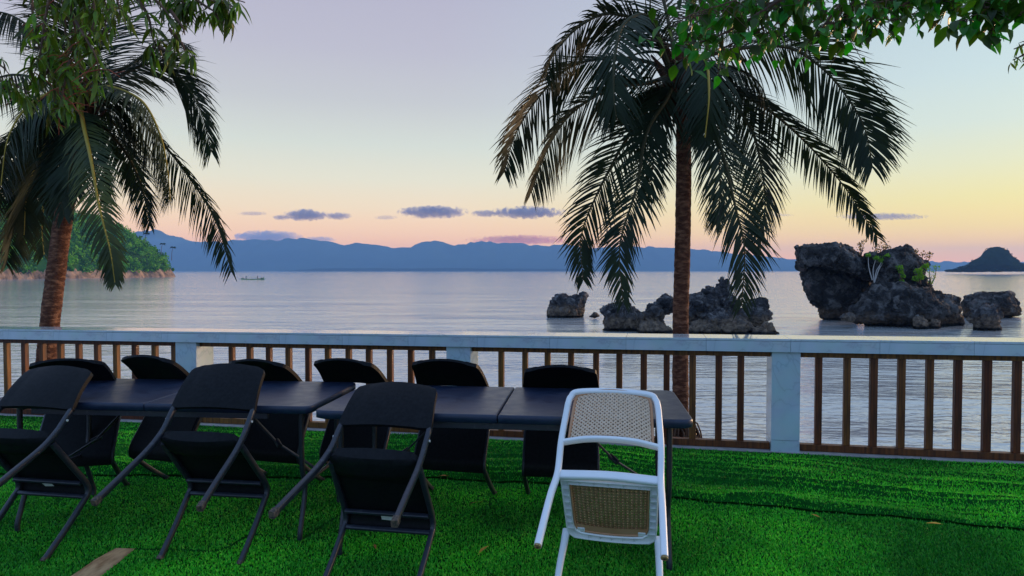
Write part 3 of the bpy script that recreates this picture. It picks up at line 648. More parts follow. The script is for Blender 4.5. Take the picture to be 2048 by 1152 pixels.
def build_blades():
    n = 680000
    D = 1 / rng.uniform(1 / 7.6, 1 / 1.75, n)                    # denser close to the viewer
    X = rng.uniform(-1.02, 1.02, n) * (D * .86 + .7)
    D = D * (1 + 0 * X)
    ry = RA.y + (RA.x - X) * .2236; k = (D < ry - .03) & (X < 5.8) & (X > -6.8)
    X, D = X[k], D[k]
    k = ~in_poly(X, D, WEDGE) & (dist_line(X, D, SEAM) > .011); X, D = X[k], D[k]
    ey = edge_y(X); k = np.abs(D - ey + .014) > .012; X, D, ey = X[k], D[k], ey[k]
    bk = D > ey
    Z = .0095 * (X - 3.7) + np.where(bk, back_h(X, D), front_h(X, D))
    n = len(X); a = rng.uniform(0, 2 * np.pi, n); L = rng.uniform(.009, .017, n); w_ = rng.uniform(.0015, .0026, n) * (1 + D * .22)
    lean = rng.uniform(.2, 1.0, n); la = a + rng.normal(0, .5, n) + np.pi / 2
    bx, by = np.cos(a) * w_, np.sin(a) * w_; tx, ty = np.cos(la) * L * lean * .7, np.sin(la) * L * lean * .7; tz = L * np.sqrt(1 - .45 * lean ** 2)
    V = np.empty((n, 4, 3), np.float32)
    V[:, 0] = np.stack([X - bx, D - by, Z - .002], 1); V[:, 1] = np.stack([X + bx, D + by, Z - .002], 1)
    V[:, 2] = np.stack([X + tx * .55 + bx * .7, D + ty * .55 + by * .7, Z + tz * .62], 1); V[:, 3] = np.stack([X + tx, D + ty, Z + tz], 1)
    i = np.arange(n)[:, None] * 4
    Fq = np.concatenate([i + [0, 1, 2], i + [0, 2, 3]], 0)
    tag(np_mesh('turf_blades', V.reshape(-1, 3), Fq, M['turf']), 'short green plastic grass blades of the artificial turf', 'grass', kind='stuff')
build_blades()
bk_ = MB(); xs = np.linspace(-10, 7, 60); rows = [(.28, -.02), (.32, -.5), (1.2, -.95), (3.0, -1.9), (6.5, -3.3)]; V = []
for x in xs:
    for d_, z in rows:
        V.append((x, rail_y(x) + d_ * 1.02, zg(x) + z + (.12 * fbm((x * 1.4, d_ * 1.4, 0), 4) if z < -.1 else 0)))
nr = len(rows); Fq = [(i * nr + j, (i + 1) * nr + j, (i + 1) * nr + j + 1, i * nr + j + 1) for i in range(len(xs) - 1) for j in range(nr - 1)]
tag(np_mesh('shore_bank', V, Fq, M['soil'], True), 'low soil bank falling from the terrace to the water', kind='structure')

def build_rail():
    e = empty('balustrade', RP(4.5)); tag(e, 'balustrade with a pale marble coping, marble pillars and upright wooden slats', 'balustrade')
    inv = Matrix.Translation(-Vector(e.location)); ang = math.atan2(RDIR.y, RDIR.x); slope = Matrix.Rotation(0, 4, 'X')
    def bar(name, t0, t1, d0, d1, z0, z1, m, parent, bevel=.002, off=Vector((0, 0, 0))):
        vs = [RP(t, d_, z) for t in (t0, t1) for d_ in (d0, d1) for z in (z0, z1)]
        mb = MB(); base = (RP((t0 + t1) / 2, (d0 + d1) / 2, (z0 + z1) / 2))
        mb.add([v - base for v in vs], [(0, 1, 3, 2), (4, 6, 7, 5), (0, 4, 5, 1), (2, 3, 7, 6), (0, 2, 6, 4), (1, 5, 7, 3)])
        o = mb.build(name, m, parent, bevel); o.location = base - off; return o, base
    E0 = Vector(e.location)
    kb, _ = bar('kerb', -2.2, 11.4, -.012, .27, -.06, .026, M['concrete'], e, .004, E0)
    pil = [(1.512, 1.723), (4.193, 4.412), (6.931, 7.161), (9.70, 9.92), (-1.22, -1.0)]
    cop, cb = bar('coping', -2.2, 11.4, -.005, .275, .826, .900, M['concrete'], e, .001, E0)
    t = .955 - .634 * 4; k = 0
    while t < 11.3:
        t1 = min(t + .634, 11.4); t0_ = max(t, -2.2)
        if t1 - t0_ > .02:
            bar('top_tile', t0_ + .001, t1 - .001, -.026, .296, .902, .920, M['marble'], cop, .002, cb)
            bar('face_tile', t0_ + .001, t1 - .001, -.024, -.008, .816, .900, M['marble'], cop, .001, cb)
        t += .634
    for a, b in pil:
        p, pb = bar('pillar', a + .012, b - .012, .012, .24, 0, .824, M['concrete'], e, .001, E0)
        for z0, z1 in ((.002, .115), (.118, .815)):
            bar('tile', a, b, 0, .010, z0, z1, M['marble'], p, .001, pb); bar('tile', a, b, .242, .252, z0, z1, M['marble'], p, .001, pb)
            bar('tile', a, a + .010, .011, .241, z0, z1, M['marble'], p, .001, pb); bar('tile', b - .010, b, .011, .241, z0, z1, M['marble'], p, .001, pb)
    gaps = sorted(pil); ed = [-2.2] + [v for ab in gaps for v in ab] + [11.4]
    for i in range(0, len(ed), 2):
        a, b = ed[i] + .003, ed[i + 1] - .003
        bar('upper_rail', a, b, .045, .105, .770, .824, M['wood'], e, .003, E0)
        bar('lower_rail', a, b, .045, .105, .030, .082, M['wood'], e, .003, E0)
    lists = [9.295, 9.062, 8.836, 8.609, 8.386, 8.158, 7.935, 7.708, 7.483, 7.254, 6.621, 6.426, 6.221, 6.013, 5.813, 5.612, 5.403, 5.202, 4.995, 4.795, 4.594, 3.959, 3.746, 3.549, 3.349, 3.135, 2.942, 2.739, 2.555, 2.347, 2.142, 1.971,
             1.389, 1.186, .993, .8, .604, .414, .217, .021, -.18, -.38, -.58, -.78, 9.52, 10.1, 10.3, 10.5, 10.7, 10.9, 11.1]
    # 6.82 is the slat beside the left pillar
    for t in lists:
        a = t - .05 + random.uniform(-.002, .002); bar('slat', a, a + random.uniform(.047, .053), .052, .098, .083, .769, M['wood'], e, .003, E0)
build_rail()

# ------------------------------------------------------------------ palms
def leaflet_strip(mb, base, d0, L, w_, droop, fold, seg=4, twist=0):
    pts = []; dirn = d0.normalized(); p = base.copy(); g_ = Vector((0, 0, -1))
    for i in range(seg + 1):
        pts.append(p.copy()); s = (i + .5) / seg
        dirn = (dirn + g_ * droop * s * .40).normalized(); p = p + dirn * (L / seg)
    side = dirn.cross(fold); 
    if side.length < .05: side = fold.cross(Vector((0, 1, 0)))
    vs = []
    wd = [w_ * .45, w_, w_ * .85, w_ * .5, w_ * .06] if seg == 4 else [w_ * .5, w_, w_ * .55, w_ * .05]
    for i, q in enumerate(pts):
        t = (pts[min(i + 1, seg)] - pts[max(0, i - 1)]).normalized(); s_ = t.cross(fold)
        if s_.length < .05: s_ = side.copy()
        s_.normalize(); vs += [q - s_ * wd[i] * .5, q + s_ * wd[i] * .5]
    mb.add(vs, [(2 * i, 2 * i + 1, 2 * i + 3, 2 * i + 2) for i in range(seg)])
def frond(tree, base, ctrl, n=78, L=.62,  twist0=0., twist1=0., yellow=0, plane=0, ragged=.12, droop=1.0, vee=.35, ang=.75, bare=.10):
    pts = spline(ctrl, 46); n_p = len(pts); L = L * 1.42; n = int(n * 1.3)
    leaf = MB(); T0 = (pts[1] - pts[0]).normalized(); S = T0.cross(Vector((0, 0, 1)))
    if S.length < .1: S = Vector((0, 1, 0))
    if plane: S = Vector((1, 0, 0)) - T0 * T0.x
    S.normalize(); Ss = []
    for i in range(n_p):
        t = (pts[min(i + 1, n_p - 1)] - pts[max(0, i - 1)]).normalized(); S = (S - t * S.dot(t)).normalized(); Ss.append((t, S.copy()))
    for k in range(n):
        u = bare + (1 - bare) * (k + .5) / n; f = u * (n_p - 1); i = min(int(f), n_p - 2); p = pts[i].lerp(pts[i + 1], f - i); t, s = Ss[i]
        tw = twist0 + (twist1 - twist0) * u; rot = Matrix.Rotation(tw, 3, t); s = rot @ s; up = s.cross(t).normalized()
        if up.z < 0 and abs(tw) < .1: up = -up
        ll = L * (math.sin(math.pi * (.12 + .80 * u)) ** .75) * (1 - .25 * u)
        for sd in (-1, 1):
            if random.random() < ragged * .5: continue
            fwd = ang * (.75 + .6 * u) + random.uniform(-.08, .08)
            dv = s * sd * math.cos(fwd) + t * math.sin(fwd) - up * vee * random.uniform(.7, 1.3) + Vector((random.uniform(-1, 1), random.uniform(-1, 1), random.uniform(-1, 1))) * .05
            leaflet_strip(leaf, p + t * random.uniform(-.01, .01), dv, ll * random.uniform(.82, 1.08), random.uniform(.016, .026), droop * random.uniform(.3, 1.1), up)
    fo = leaf.build('frond', M['frond_y'] if yellow > 1 else M['frond'], tree)
    rb = MB(); sc_ = [max(.006, .026 * (1 - i / n_p) ** .8) for i in range(n_p)]
    rb.tube(pts, sc_, 6); rb.build('rachis', M['rachis_y'] if yellow else M['rachis'], fo)
    return fo
def trunk(tree, pts, r0, r1, nring, seed=0):
    n = nring * 4; path = spline(pts, n); mb = MB(); seg = 22; vs = []
    for i, p in enumerate(path):
        u = i / n; ph = (i % 4) / 4; r = r0 + (r1 - r0) * u; 
        if u < .12: r *= 1 + 1.0 * (1 - u / .12) ** 2
        t = (path[min(i + 1, n)] - path[max(0, i - 1)]).normalized(); a = Vector((1, 0, 0)); a = (a - t * a.dot(t)).normalized(); b = t.cross(a)
        for j in range(seg):
            th = 2 * math.pi * j / seg; sh = .5 * math.sin(th * 2 + seed + i // 4) ; 
            rr = r * (1 + .085 * (1 - ph) * (.6 + .4 * sh) + .05 * fbm((math.cos(th) * 2, math.sin(th) * 2, u * 30 + seed), 3))
            vs.append(p + a * math.cos(th) * rr + b * math.sin(th) * rr)
    mb.add(vs, [(i * seg + j, i * seg + (j + 1) % seg, (i + 1) * seg + (j + 1) % seg, (i + 1) * seg + j) for i in range(n) for j in range(seg)], True)
    return mb.build('trunk', M['trunk'], tree)
def palm(name, label, D, base_px, trunk_px, crown_px, fronds, r0, r1):
    b = P(*base_px, D); e = empty(name, b); tag(e, label, 'palm tree')
    loc = lambda x, y, dy=0: P(x, y, D + dy) - b
    trunk(e, [Vector((0, 0, -.25))] + [loc(*q) for q in trunk_px], r0, r1, 62, D)
    c = loc(*crown_px)
    mb = MB()
    for k in range(26):       # old frond bases and fibre round the crown shaft
        a = k * 2.4; rr = .11; z = -.5 + k * .028; L = random.uniform(.22, .42)
        p0 = c + Vector((math.cos(a) * rr * .6, math.sin(a) * rr * .6, z)); p1 = p0 + Vector((math.cos(a) * L * .55, math.sin(a) * L * .55, L * .8))
        mb.sweep([p0, p0.lerp(p1, .5) + Vector((0, 0, .03)), p1], rrect(.055, .018, .9), scales=[1.2, .8, .35], up=Vector((-math.sin(a), math.cos(a), 0)))
    mb.build('frond_bases', M['fibre'], e)
    for fd in fronds:
        pts, kw = fd; frond(e, b, [c + Vector((0, 0, random.uniform(-.1, .1)))] + [loc(*q) for q in pts], **kw)
    return e
Rf = [
 ([(1300, 60, -.1), (1223, 27, -.2), (1160, 52, -.3), (1110, 105, -.4), (1088, 150, -.45)], dict(L=.50, vee=.4, n=80, twist0=.2, twist1=.9)),
 ([(1300, 40, -.3), (1250, 45, -.7), (1230, 110, -1.0), (1228, 190, -1.1), (1232, 230, -1.1)], dict(L=.48, vee=.2, n=70, twist1=.3)),
 ([(1300, 125, .2), (1223, 116, .3), (1140, 134, .4), (1076, 196, .5), (1030, 270, .5), (1008, 345, .5)], dict(L=.60, n=96, vee=.35, twist0=.2, twist1=1.1)),
 ([(1300, 165, -.2), (1223, 177, -.3), (1146, 224, -.4), (1099, 290, -.5), (1062, 385, -.5)], dict(L=.58, n=92, vee=.3, twist0=.3, twist1=1.2)),
 ([(1320, 195, .1), (1270, 250, .2), (1205, 366, .3), (1163, 470, .4), (1166, 560, .4)], dict(L=.46, n=84, plane=1, vee=.15, twist1=.25)),
 ([(1335, 195, -.2), (1294, 265, -.3), (1272, 378, -.5), (1240, 490, -.6), (1246, 605, -.6)], dict(L=.42, n=84, plane=1, vee=.15, twist1=.25)),
 ([(1400, 190, -.1), (1440, 290, -.25), (1471, 415, -.35), (1489, 500, -.4), (1483, 612, -.4)], dict(L=.50, n=84, plane=1, vee=.15, twist1=.25)),
 ([(1440, 180, .2), (1500, 254, .3), (1522, 330, .3), (1530, 413, .3), (1515, 480, .3)], dict(L=.52, n=76, plane=1, vee=.15, twist1=.25)),
 ([(1453, 172, .3), (1530, 215, .5), (1607, 280, .7), (1690, 375, .8), (1755, 475, .8)], dict(L=.42, n=96, vee=.4, twist0=-.1, twist1=-.8)),
 ([(1420, 110, .1), (1560, 92, .2), (1642, 134, .2), (1701, 204, .2), (1732, 265, .2), (1745, 335, .2)], dict(L=.66, n=110, vee=.25, twist0=-.2, twist1=-1.3)),
 ([(1375, 115, -.4), (1410, 120, -.8), (1418, 190, -1.1), (1410, 275, -1.1)], dict(L=.46, n=70, twist1=.2, yellow=1)),
 ([(1340, 60, .1), (1310, -40, .2), (1240, -90, .3), (1160, -60, .3)], dict(L=.6, n=60)),
 ([(1370, 50, .2), (1420, -50, .4), (1500, -90, .6), (1600, -50, .7)], dict(L=.6, n=60)),
 ([(1380, 90, .5), (1450, 40, 1.0), (1540, 50, 1.3), (1640, 110, 1.5)], dict(L=.56, n=70)),
 ([(1400, 180, .6), (1430, 260, 1.0), (1440, 370, 1.1), (1432, 450, 1.1)], dict(L=.5, n=70, plane=1, vee=.15, twist1=.25)),
 ([(1320, 180, .6), (1300, 250, .9), (1306, 330, 1.0), (1290, 400, 1.0)], dict(L=.42, n=60, plane=1, vee=.15, twist1=.25)),
 ([(1430, 130, .1), (1480, 140, .1), (1520, 170, 0), (1545, 235, 0)], dict(L=.44, n=56)),
]
palm('coconut_palm', 'coconut palm with an upright trunk rising between the two right-hand marble pillars', 7.0, (1361, 876), [(1361, 830), (1361, 660), (1366, 450), (1367, 260), (1358, 170), (1350, 130)], (1352, 160), Rf, .086, .070)
Lf = [
 ([(190, 178, -.1), (229, 176, -.2), (286, 205, -.3), (322, 275, -.3), (336, 350, -.35), (340, 400, -.35)], dict(L=.62, n=100, vee=.35, twist0=-.1, twist1=-.9, yellow=1)),
 ([(230, 200, .2), (310, 270, .4), (375, 350, .5), (430, 440, .6), (464, 545, .6)], dict(L=.52, n=100, vee=.4, twist0=-.2, twist1=-.9)),
 ([(220, 165, .3), (304, 126, .5), (355, 150, .6), (398, 212, .6), (424, 305, .6)], dict(L=.70, n=104, vee=.15, twist0=-.4, twist1=-1.4)),
 ([(166, 246, -.5), (182, 320, -.9), (198, 412, -1.1), (220, 500, -1.2), (230, 565, -1.2)], dict(L=.33, n=90, plane=1, vee=.15, twist1=.25, yellow=2)),
 ([(130, 190, -.2), (100, 186, -.35), (50, 218, -.5), (15, 280, -.6), (2, 370, -.6)], dict(L=.62, n=88, vee=.5, yellow=1)),
 ([(110, 290, .2), (65, 370, .3), (30, 450, .4), (12, 530, .4)], dict(L=.5, n=76, vee=.5)),
 ([(120, 300, .5), (92, 380, .7), (84, 450, .8), (88, 510, .8)], dict(L=.46, n=70, plane=1, vee=.15, twist1=.25, yellow=2)),
 ([(240, 290, .6), (275, 350, .9), (290, 400, 1.0), (300, 452, 1.0)], dict(L=.40, n=56, plane=1, vee=.15, twist1=.25)),
 ([(120, 120, 0), (60, 55, .1), (5, 25, .2), (-60, 30, .2)], dict(L=.6, n=72)),
 ([(190, 120, .2), (225, 40, .3), (250, -50, .4)], dict(L=.6, n=60)),
 ([(100, 170, .3), (20, 150, .5), (-60, 190, .6), (-110, 280, .6)], dict(L=.62, n=80)),
 ([(200, 150, .6), (260, 130, .9), (330, 80, 1.2), (380, 90, 1.4)], dict(L=.5, n=56)),
 ([(150, 100, -.3), (130, 20, -.6), (90, -60, -.8)], dict(L=.56, n=60)),
 ([(110, 230, .5), (40, 270, .8), (-20, 350, .9), (-50, 450, .9)], dict(L=.6, n=80)),
 ([(200, 220, .8), (230, 250, 1.2), (262, 320, 1.3), (280, 380, 1.3)], dict(L=.5, n=60)),
 ([(120, 210, .1), (60, 250, .2), (15, 330, .3), (-15, 420, .3)], dict(L=.56, n=80, vee=.5)),
 ([(140, 230, .7), (110, 290, 1.0), (60, 350, 1.1), (35, 430, 1.1)], dict(L=.5, n=76, plane=1, vee=.15, twist1=.25)),
 ([(150, 230, -.2), (135, 300, -.3), (120, 370, -.4), (128, 430, -.4)], dict(L=.44, n=70, plane=1, vee=.15, twist1=.25)),
 ([(190, 200, .3), (240, 230, .5), (300, 300, .6), (350, 400, .6)], dict(L=.54, n=76, vee=.5)),
 ([(160, 250, -.3), (148, 310, -.5), (138, 350, -.6), (136, 385, -.6)], dict(L=.36, n=76, plane=1, vee=.15)),
 ([(185, 250, .1), (200, 310, .1), (212, 360, .1), (205, 400, .1)], dict(L=.38, n=76, plane=1, vee=.2)),
 ([(120, 240, .3), (85, 300, .4), (55, 380, .4), (48, 470, .4)], dict(L=.50, n=80, plane=1, vee=.2, yellow=1)),
 ([(160, 80, .4), (170, 0, .6), (160, -70, .8)], dict(L=.5, n=50)),
]
palm('coconut_palm', 'coconut palm with a leaning reddish trunk behind the left stretch of railing', 7.9, (88, 830), [(90, 760), (99, 655), (112, 545), (132, 400), (150, 290), (158, 230)], (160, 220), Lf, .108, .088)
# exposed roots at the foot of the right palm
def roots():
    b = P(1361, 876, 7.0); mb = MB()
    for k in range(70):
        a = random.uniform(0, 2 * math.pi); r = random.uniform(.12, .2); z = random.uniform(.02, .22); rr = .09
        mb.tube(spline([(math.cos(a) * rr, math.sin(a) * rr, z), (math.cos(a + .2) * (r), math.sin(a + .2) * r, z * .6), (math.cos(a + .1) * r * 1.35, math.sin(a + .1) * r * 1.35, -.25)], 5), .009, 5)
    p = [o for o in COL.objects if o.name == 'coconut_palm.003' or (o.get('label') or '').startswith('coconut palm with an upright')][0]
    mb.build('aerial_roots', M['twig'], p)
roots()

# ------------------------------------------------------------------ leafy branches that hang into the picture
def leaf_mesh(name, L, W, m, fold=.25, curl=.25):
    mb = MB(); st = [(0, .0), (.12, .42), (.38, 1.), (.68, .72), (.9, .25), (1, 0)]; vs = []
    for u, k in st:
        z = -curl * L * u * u; vs += [(-W * .5 * k, u * L, z + fold * W * .5 * k), (0, u * L, z), (W * .5 * k, u * L, z + fold * W * .5 * k)]
    mb.add(vs, [f for i in range(5) for f in ((3 * i, 3 * i + 1, 3 * i + 4, 3 * i + 3), (3 * i + 1, 3 * i + 2, 3 * i + 5, 3 * i + 4))], True)
    mb.tube([(0, -.02, .004), (0, 0, 0)], .0012, 4)
    me = bpy.data.meshes.new(name); me.from_pydata(mb.v, [], mb.f); me.polygons.foreach_set('use_smooth', mb.sm); me.materials.append(m); me.update(); return me
broad = [leaf_mesh('leaf', L, W, M['leaf_broad'], f, c) for L, W, f, c in ((.13, .078, .3, .2), (.11, .066, .5, .35), (.145, .085, .2, .1), (.095, .06, .7, .4))]
mango = [leaf_mesh('leaf', L, W, M['leaf_mango'], f, c) for L, W, f, c in ((.16, .034, .5, .3), (.19, .038, .3, .45), (.135, .03, .6, .2), (.17, .036, .4, .6))]
def leafy_branch(name, label, limbs, meshes, n, D, spread, cat='branch', group=None, hang=.6, whorl=1, dark=False, stalks=0, scale=1.):
    """limbs: list of px polylines; leaves sit on short side twigs of each limb"""
    root = P(*limbs[0][0][:2], D); e = empty(name, root); tag(e, label, cat, group)
    tot = sum(len(l) for l in limbs); per = n // sum(1 for l in limbs)
    mbT = MB(); count = 0
    lens = []
    paths = []
    for l in limbs:
        pts = [P(x, y, D + (q[0] if q else 0)) - root for x, y, *q in l]; path = spline(pts, 14) if len(pts) > 1 else pts; paths.append(path)
        lens.append(sum((a - b).length for a, b in zip(path[:-1], path[1:])))
        mbT.tube(path, [max(.003, .011 * (1 - i / 15)) for i in range(15)], 5)
    for path, ln in zip(paths, lens):
        k = max(1, int(n * ln / sum(lens) / whorl))
        for q in range(k):
            u = random.uniform(.05, 1) * 14; i = min(int(u), 13); p = path[i].lerp(path[i + 1], u - i)
            off = Vector((random.gauss(0, 1), random.gauss(0, 1), random.gauss(-.35, .9))) * spread
            tip = p + off
            if off.length > .03: mbT.tube([p, p.lerp(tip, .5) + Vector((0, 0, .008)), tip], [.0028, .0022, .0015], 4, cap=False)
            a0 = random.uniform(0, 6.28)
            for w_ in range(whorl):
                o = bpy.data.objects.new('leaf', random.choice(meshes)); COL.objects.link(o); o.parent = e; o.location = tip
                yaw = a0 + w_ * 2.4; pit = -R(random.uniform(25, 88)) * hang - R(8) if whorl == 1 else -R(random.uniform(15, 82))
                o.rotation_euler = Euler((pit, random.uniform(-.7, .7), yaw), 'YXZ').to_matrix().to_euler() if False else (Matrix.Rotation(yaw, 3, 'Z') @ Matrix.Rotation(pit, 3, 'X') @ Matrix.Rotation(random.uniform(-.8, .8), 3, 'Y')).to_euler()
                s = random.uniform(.75, 1.15) * scale; o.scale = (s, s, s); count += 1
    mbT.build('twig', M['twig'], e)
    if stalks:
        for _ in range(stalks):
            mb = MB()
            pa = random.choice(paths); i = random.randint(3, 13); p = pa[i]; dv = Vector((random.uniform(-1, 1), random.uniform(-.5, .5), random.uniform(-1, .6))) * .16
            mb.tube([p, p + dv * .5 + Vector((0, 0, .02)), p + dv], [.004, .003, .0015], 5); mb.tube([p + dv * .6, p + dv * .9 + Vector((.04, 0, .03))], .002, 4)
            mb.build('flower_stalk', M['twig_red'], e)
    return e
GR = 'leafy branches hanging over the right palm'
leafy_branch('leafy_branch', 'thick clump of broad leaves hanging over the crown of the upright palm', [
    [(1640, -60), (1560, 0, .1), (1450, 20, .1), (1345, 40, 0)], [(1560, 0), (1480, 50, -.1), (1400, 85, -.1), (1330, 92, -.1)], [(1600, -30, .1), (1540, 45, .2), (1470, 85, .2), (1430, 100, .2)],
    [(1500, -50), (1420, -10, .2), (1340, -5, .2)], [(1620, -40, .2), (1580, 30, .2), (1560, 75, .2)], [(1620, -60, -.1), (1500, -10, -.2), (1380, 30, -.3)]], broad, 280, 3.7, .06, group=GR, scale=.74)
leafy_branch('leafy_branch', 'long drooping branch of broad leaves just right of the palm crown', [
    [(1900, -60), (1800, 10), (1720, 50, .1), (1690, 85, .1)], [(1860, -50), (1760, -5, .1), (1650, 30, .2), (1600, 60, .2)], [(1760, -40), (1700, 10, 0), (1660, 50, -.1)],
    [(1680, 10, .1), (1640, 60, .1), (1610, 92, .1)], [(1700, -50, .2), (1640, -10, .2), (1600, 20, .2)]], broad, 215, 3.9, .055, group=GR, scale=.7)
leafy_branch('leafy_branch', 'leafy branch end along the top edge, tapering toward the clear sky at the right', [
    [(1950, -60), (1900, -10), (1850, 20, .1), (1770, 45, .1)], [(1900, -50), (1830, 0), (1760, 22, 0), (1740, 40, 0)], [(1960, -50), (1905, 0, .1), (1890, 15, .1)], [(1850, -40), (1800, -5), (1720, 10)]], broad, 165, 3.5, .045, group=GR, scale=.64)
leafy_branch('leafy_branch', 'drooping leafy sprig in the top right corner with one large hanging leaf cluster', [
    [(2120, -60), (2030, 0), (1960, 20, 0), (1918, 55, 0)], [(2080, -50), (2010, 10), (1985, 50), (1984, 78)], [(2110, -40), (2050, 10), (2040, 32)], [(2060, -50), (1990, -5), (1960, 5)]], broad, 120, 2.9, .03, group=GR, scale=.66)
leafy_branch('fern_sprig', 'small feathery sprig at the right edge of the picture', [[(2085, 70), (2050, 88), (2028, 98)], [(2090, 85), (2050, 108), (2026, 120)], [(2080, 95), (2055, 115), (2046, 124)]], mango, 36, 3.2, .012, 'sprig', scale=.28)
leafy_branch('leafy_branch', 'inner leafy branch filling the shade above the upright palm crown', [
    [(1700, -70, .4), (1600, -20, .5), (1500, 5, .5), (1400, 15, .5)], [(1560, -60, .4), (1480, 10, .5), (1420, 55, .5), (1370, 70, .5)], [(1650, -60, .5), (1590, 10, .5), (1530, 70, .5), (1510, 95, .4)], [(1780, -60, .4), (1700, -10, .5), (1640, 40, .5)]], broad, 210, 4.0, .06, group=GR, scale=.7)
GL = 'leafy branches hanging in front of the left palm'
leafy_branch('leafy_branch', 'bushy branch of narrow yellow-green leaves hanging in front of the leaning palm crown', [
    [(120, -60), (140, 10), (150, 80, .1), (120, 150, .1), (140, 215, .1)], [(170, -50), (190, 40, 0), (150, 110, 0), (110, 170, 0)], [(110, -50), (90, 40, 0), (80, 110, 0), (60, 170, 0)],
    [(150, 40, 0), (190, 110, -.1), (200, 150, -.1)], [(90, 60, .1), (100, 130, .1), (60, 185, .1), (20, 180, .1)], [(140, 120), (125, 190), (115, 235)]], mango, 297, 4.0, .035, group=GL, whorl=3, stalks=26, scale=.74)
leafy_branch('leafy_branch', 'dark branch of narrow leaves spread along the top edge left of the open sky', [
    [(300, -60), (350, -20), (420, 0), (470, 15)], [(330, -60), (400, -15, .1), (440, 10, .1), (478, 22, .1)], [(340, -40), (400, 5), (430, 25), (440, 45)], [(320, -50), (360, 0), (395, 25)], [(300, -40), (340, -5), (370, 12)],
    [(400, -50), (450, -10), (490, 5)]], mango, 210, 3.6, .028, group=GL, whorl=5, scale=.68)
leafy_branch('leafy_branch', 'thin bare-stemmed hanging twigs with a few drooping leaf tufts', [
    [(255, -30), (295, 30), (305, 75, 0), (318, 95, 0)], [(290, -20), (330, 20), (348, 50)], [(318, 95), (340, 105), (372, 110)], [(340, 20), (365, 55), (370, 70)], [(310, 90), (300, 120), (308, 140)], [(340, 60), (365, 90), (378, 130)]], mango, 105, 3.5, .02, group=GL, whorl=5, scale=.66)
leafy_branch('leafy_branch', 'second bushy branch of narrow leaves behind the first, over the leaning palm crown', [
    [(200, -60, .3), (180, 30, .3), (130, 90, .3), (90, 130, .3)], [(150, -60, .3), (130, 60, .3), (170, 150, .3), (180, 180, .3)], [(60, -60, .3), (70, 60, .3), (100, 150, .3), (130, 210, .2)], [(240, -60, .3), (215, 30, .3), (200, 90, .3)]], mango, 285, 4.1, .05, group=GL, whorl=3, scale=.72)
leafy_branch('leafy_branch', 'yellowish leaf cluster at the left edge under the bushy branch', [
    [(-60, 130), (0, 160), (45, 175)], [(-50, 150), (10, 165), (60, 185)], [(-50, 100), (0, 130), (20, 150)]], mango, 50, 3.8, .03, group=GL, whorl=5, scale=.7)
leafy_branch('leafy_branch', 'upper leaf cluster of the left tree, reaching toward the middle of the sky', [
    [(180, -60), (230, -10), (240, 30)], [(150, -60), (200, -20), (215, 20)], [(120, -60), (160, 0), (180, 30)], [(60, -60), (90, -10), (110, 30)]], mango, 110, 4.1, .04, group=GL, whorl=3, scale=.66)

# ------------------------------------------------------------------ folding tables
def slab(mb, x0, x1, y0, y1, z0, z1, r, corners=(1, 1, 1, 1), seg=5, edge=.008):
    out = []
    for (cx, cy, a0, k) in ((x1, y1, 0, corners[0]), (x0, y1, 90, corners[1]), (x0, y0, 180, corners[2]), (x1, y0, 270, corners[3])):
        rr = r if k else .004; sx = 1 if cx == x1 else -1; sy = 1 if cy == y1 else -1; c = (cx - sx * rr, cy - sy * rr)
        for i in range(seg + 1):
            t = R(a0 + 90 * i / seg); out.append((c[0] + rr * math.cos(t), c[1] + rr * math.sin(t)))
    m = len(out); mx, my = (x0 + x1) / 2, (y0 + y1) / 2; vs = []
    for z, ins in ((z0, .012), (z0 + .006, 0), (z1 - edge, 0), (z1 - edge * .3, edge * .3), (z1, edge)):
        for x, y in out: 
            vs.append((x - math.copysign(min(ins, abs(x - mx)), x - mx), y - math.copysign(min(ins, abs(y - my)), y - my), z))
    fs = [(i * m + j, i * m + (j + 1) % m, (i + 1) * m + (j + 1) % m, (i + 1) * m + j) for i in range(4) for j in range(m)]
    mb.add(vs, fs, True); mb.add(vs[:m][::-1], [tuple(range(m))]); mb.add(vs[-m:], [tuple(range(m))])
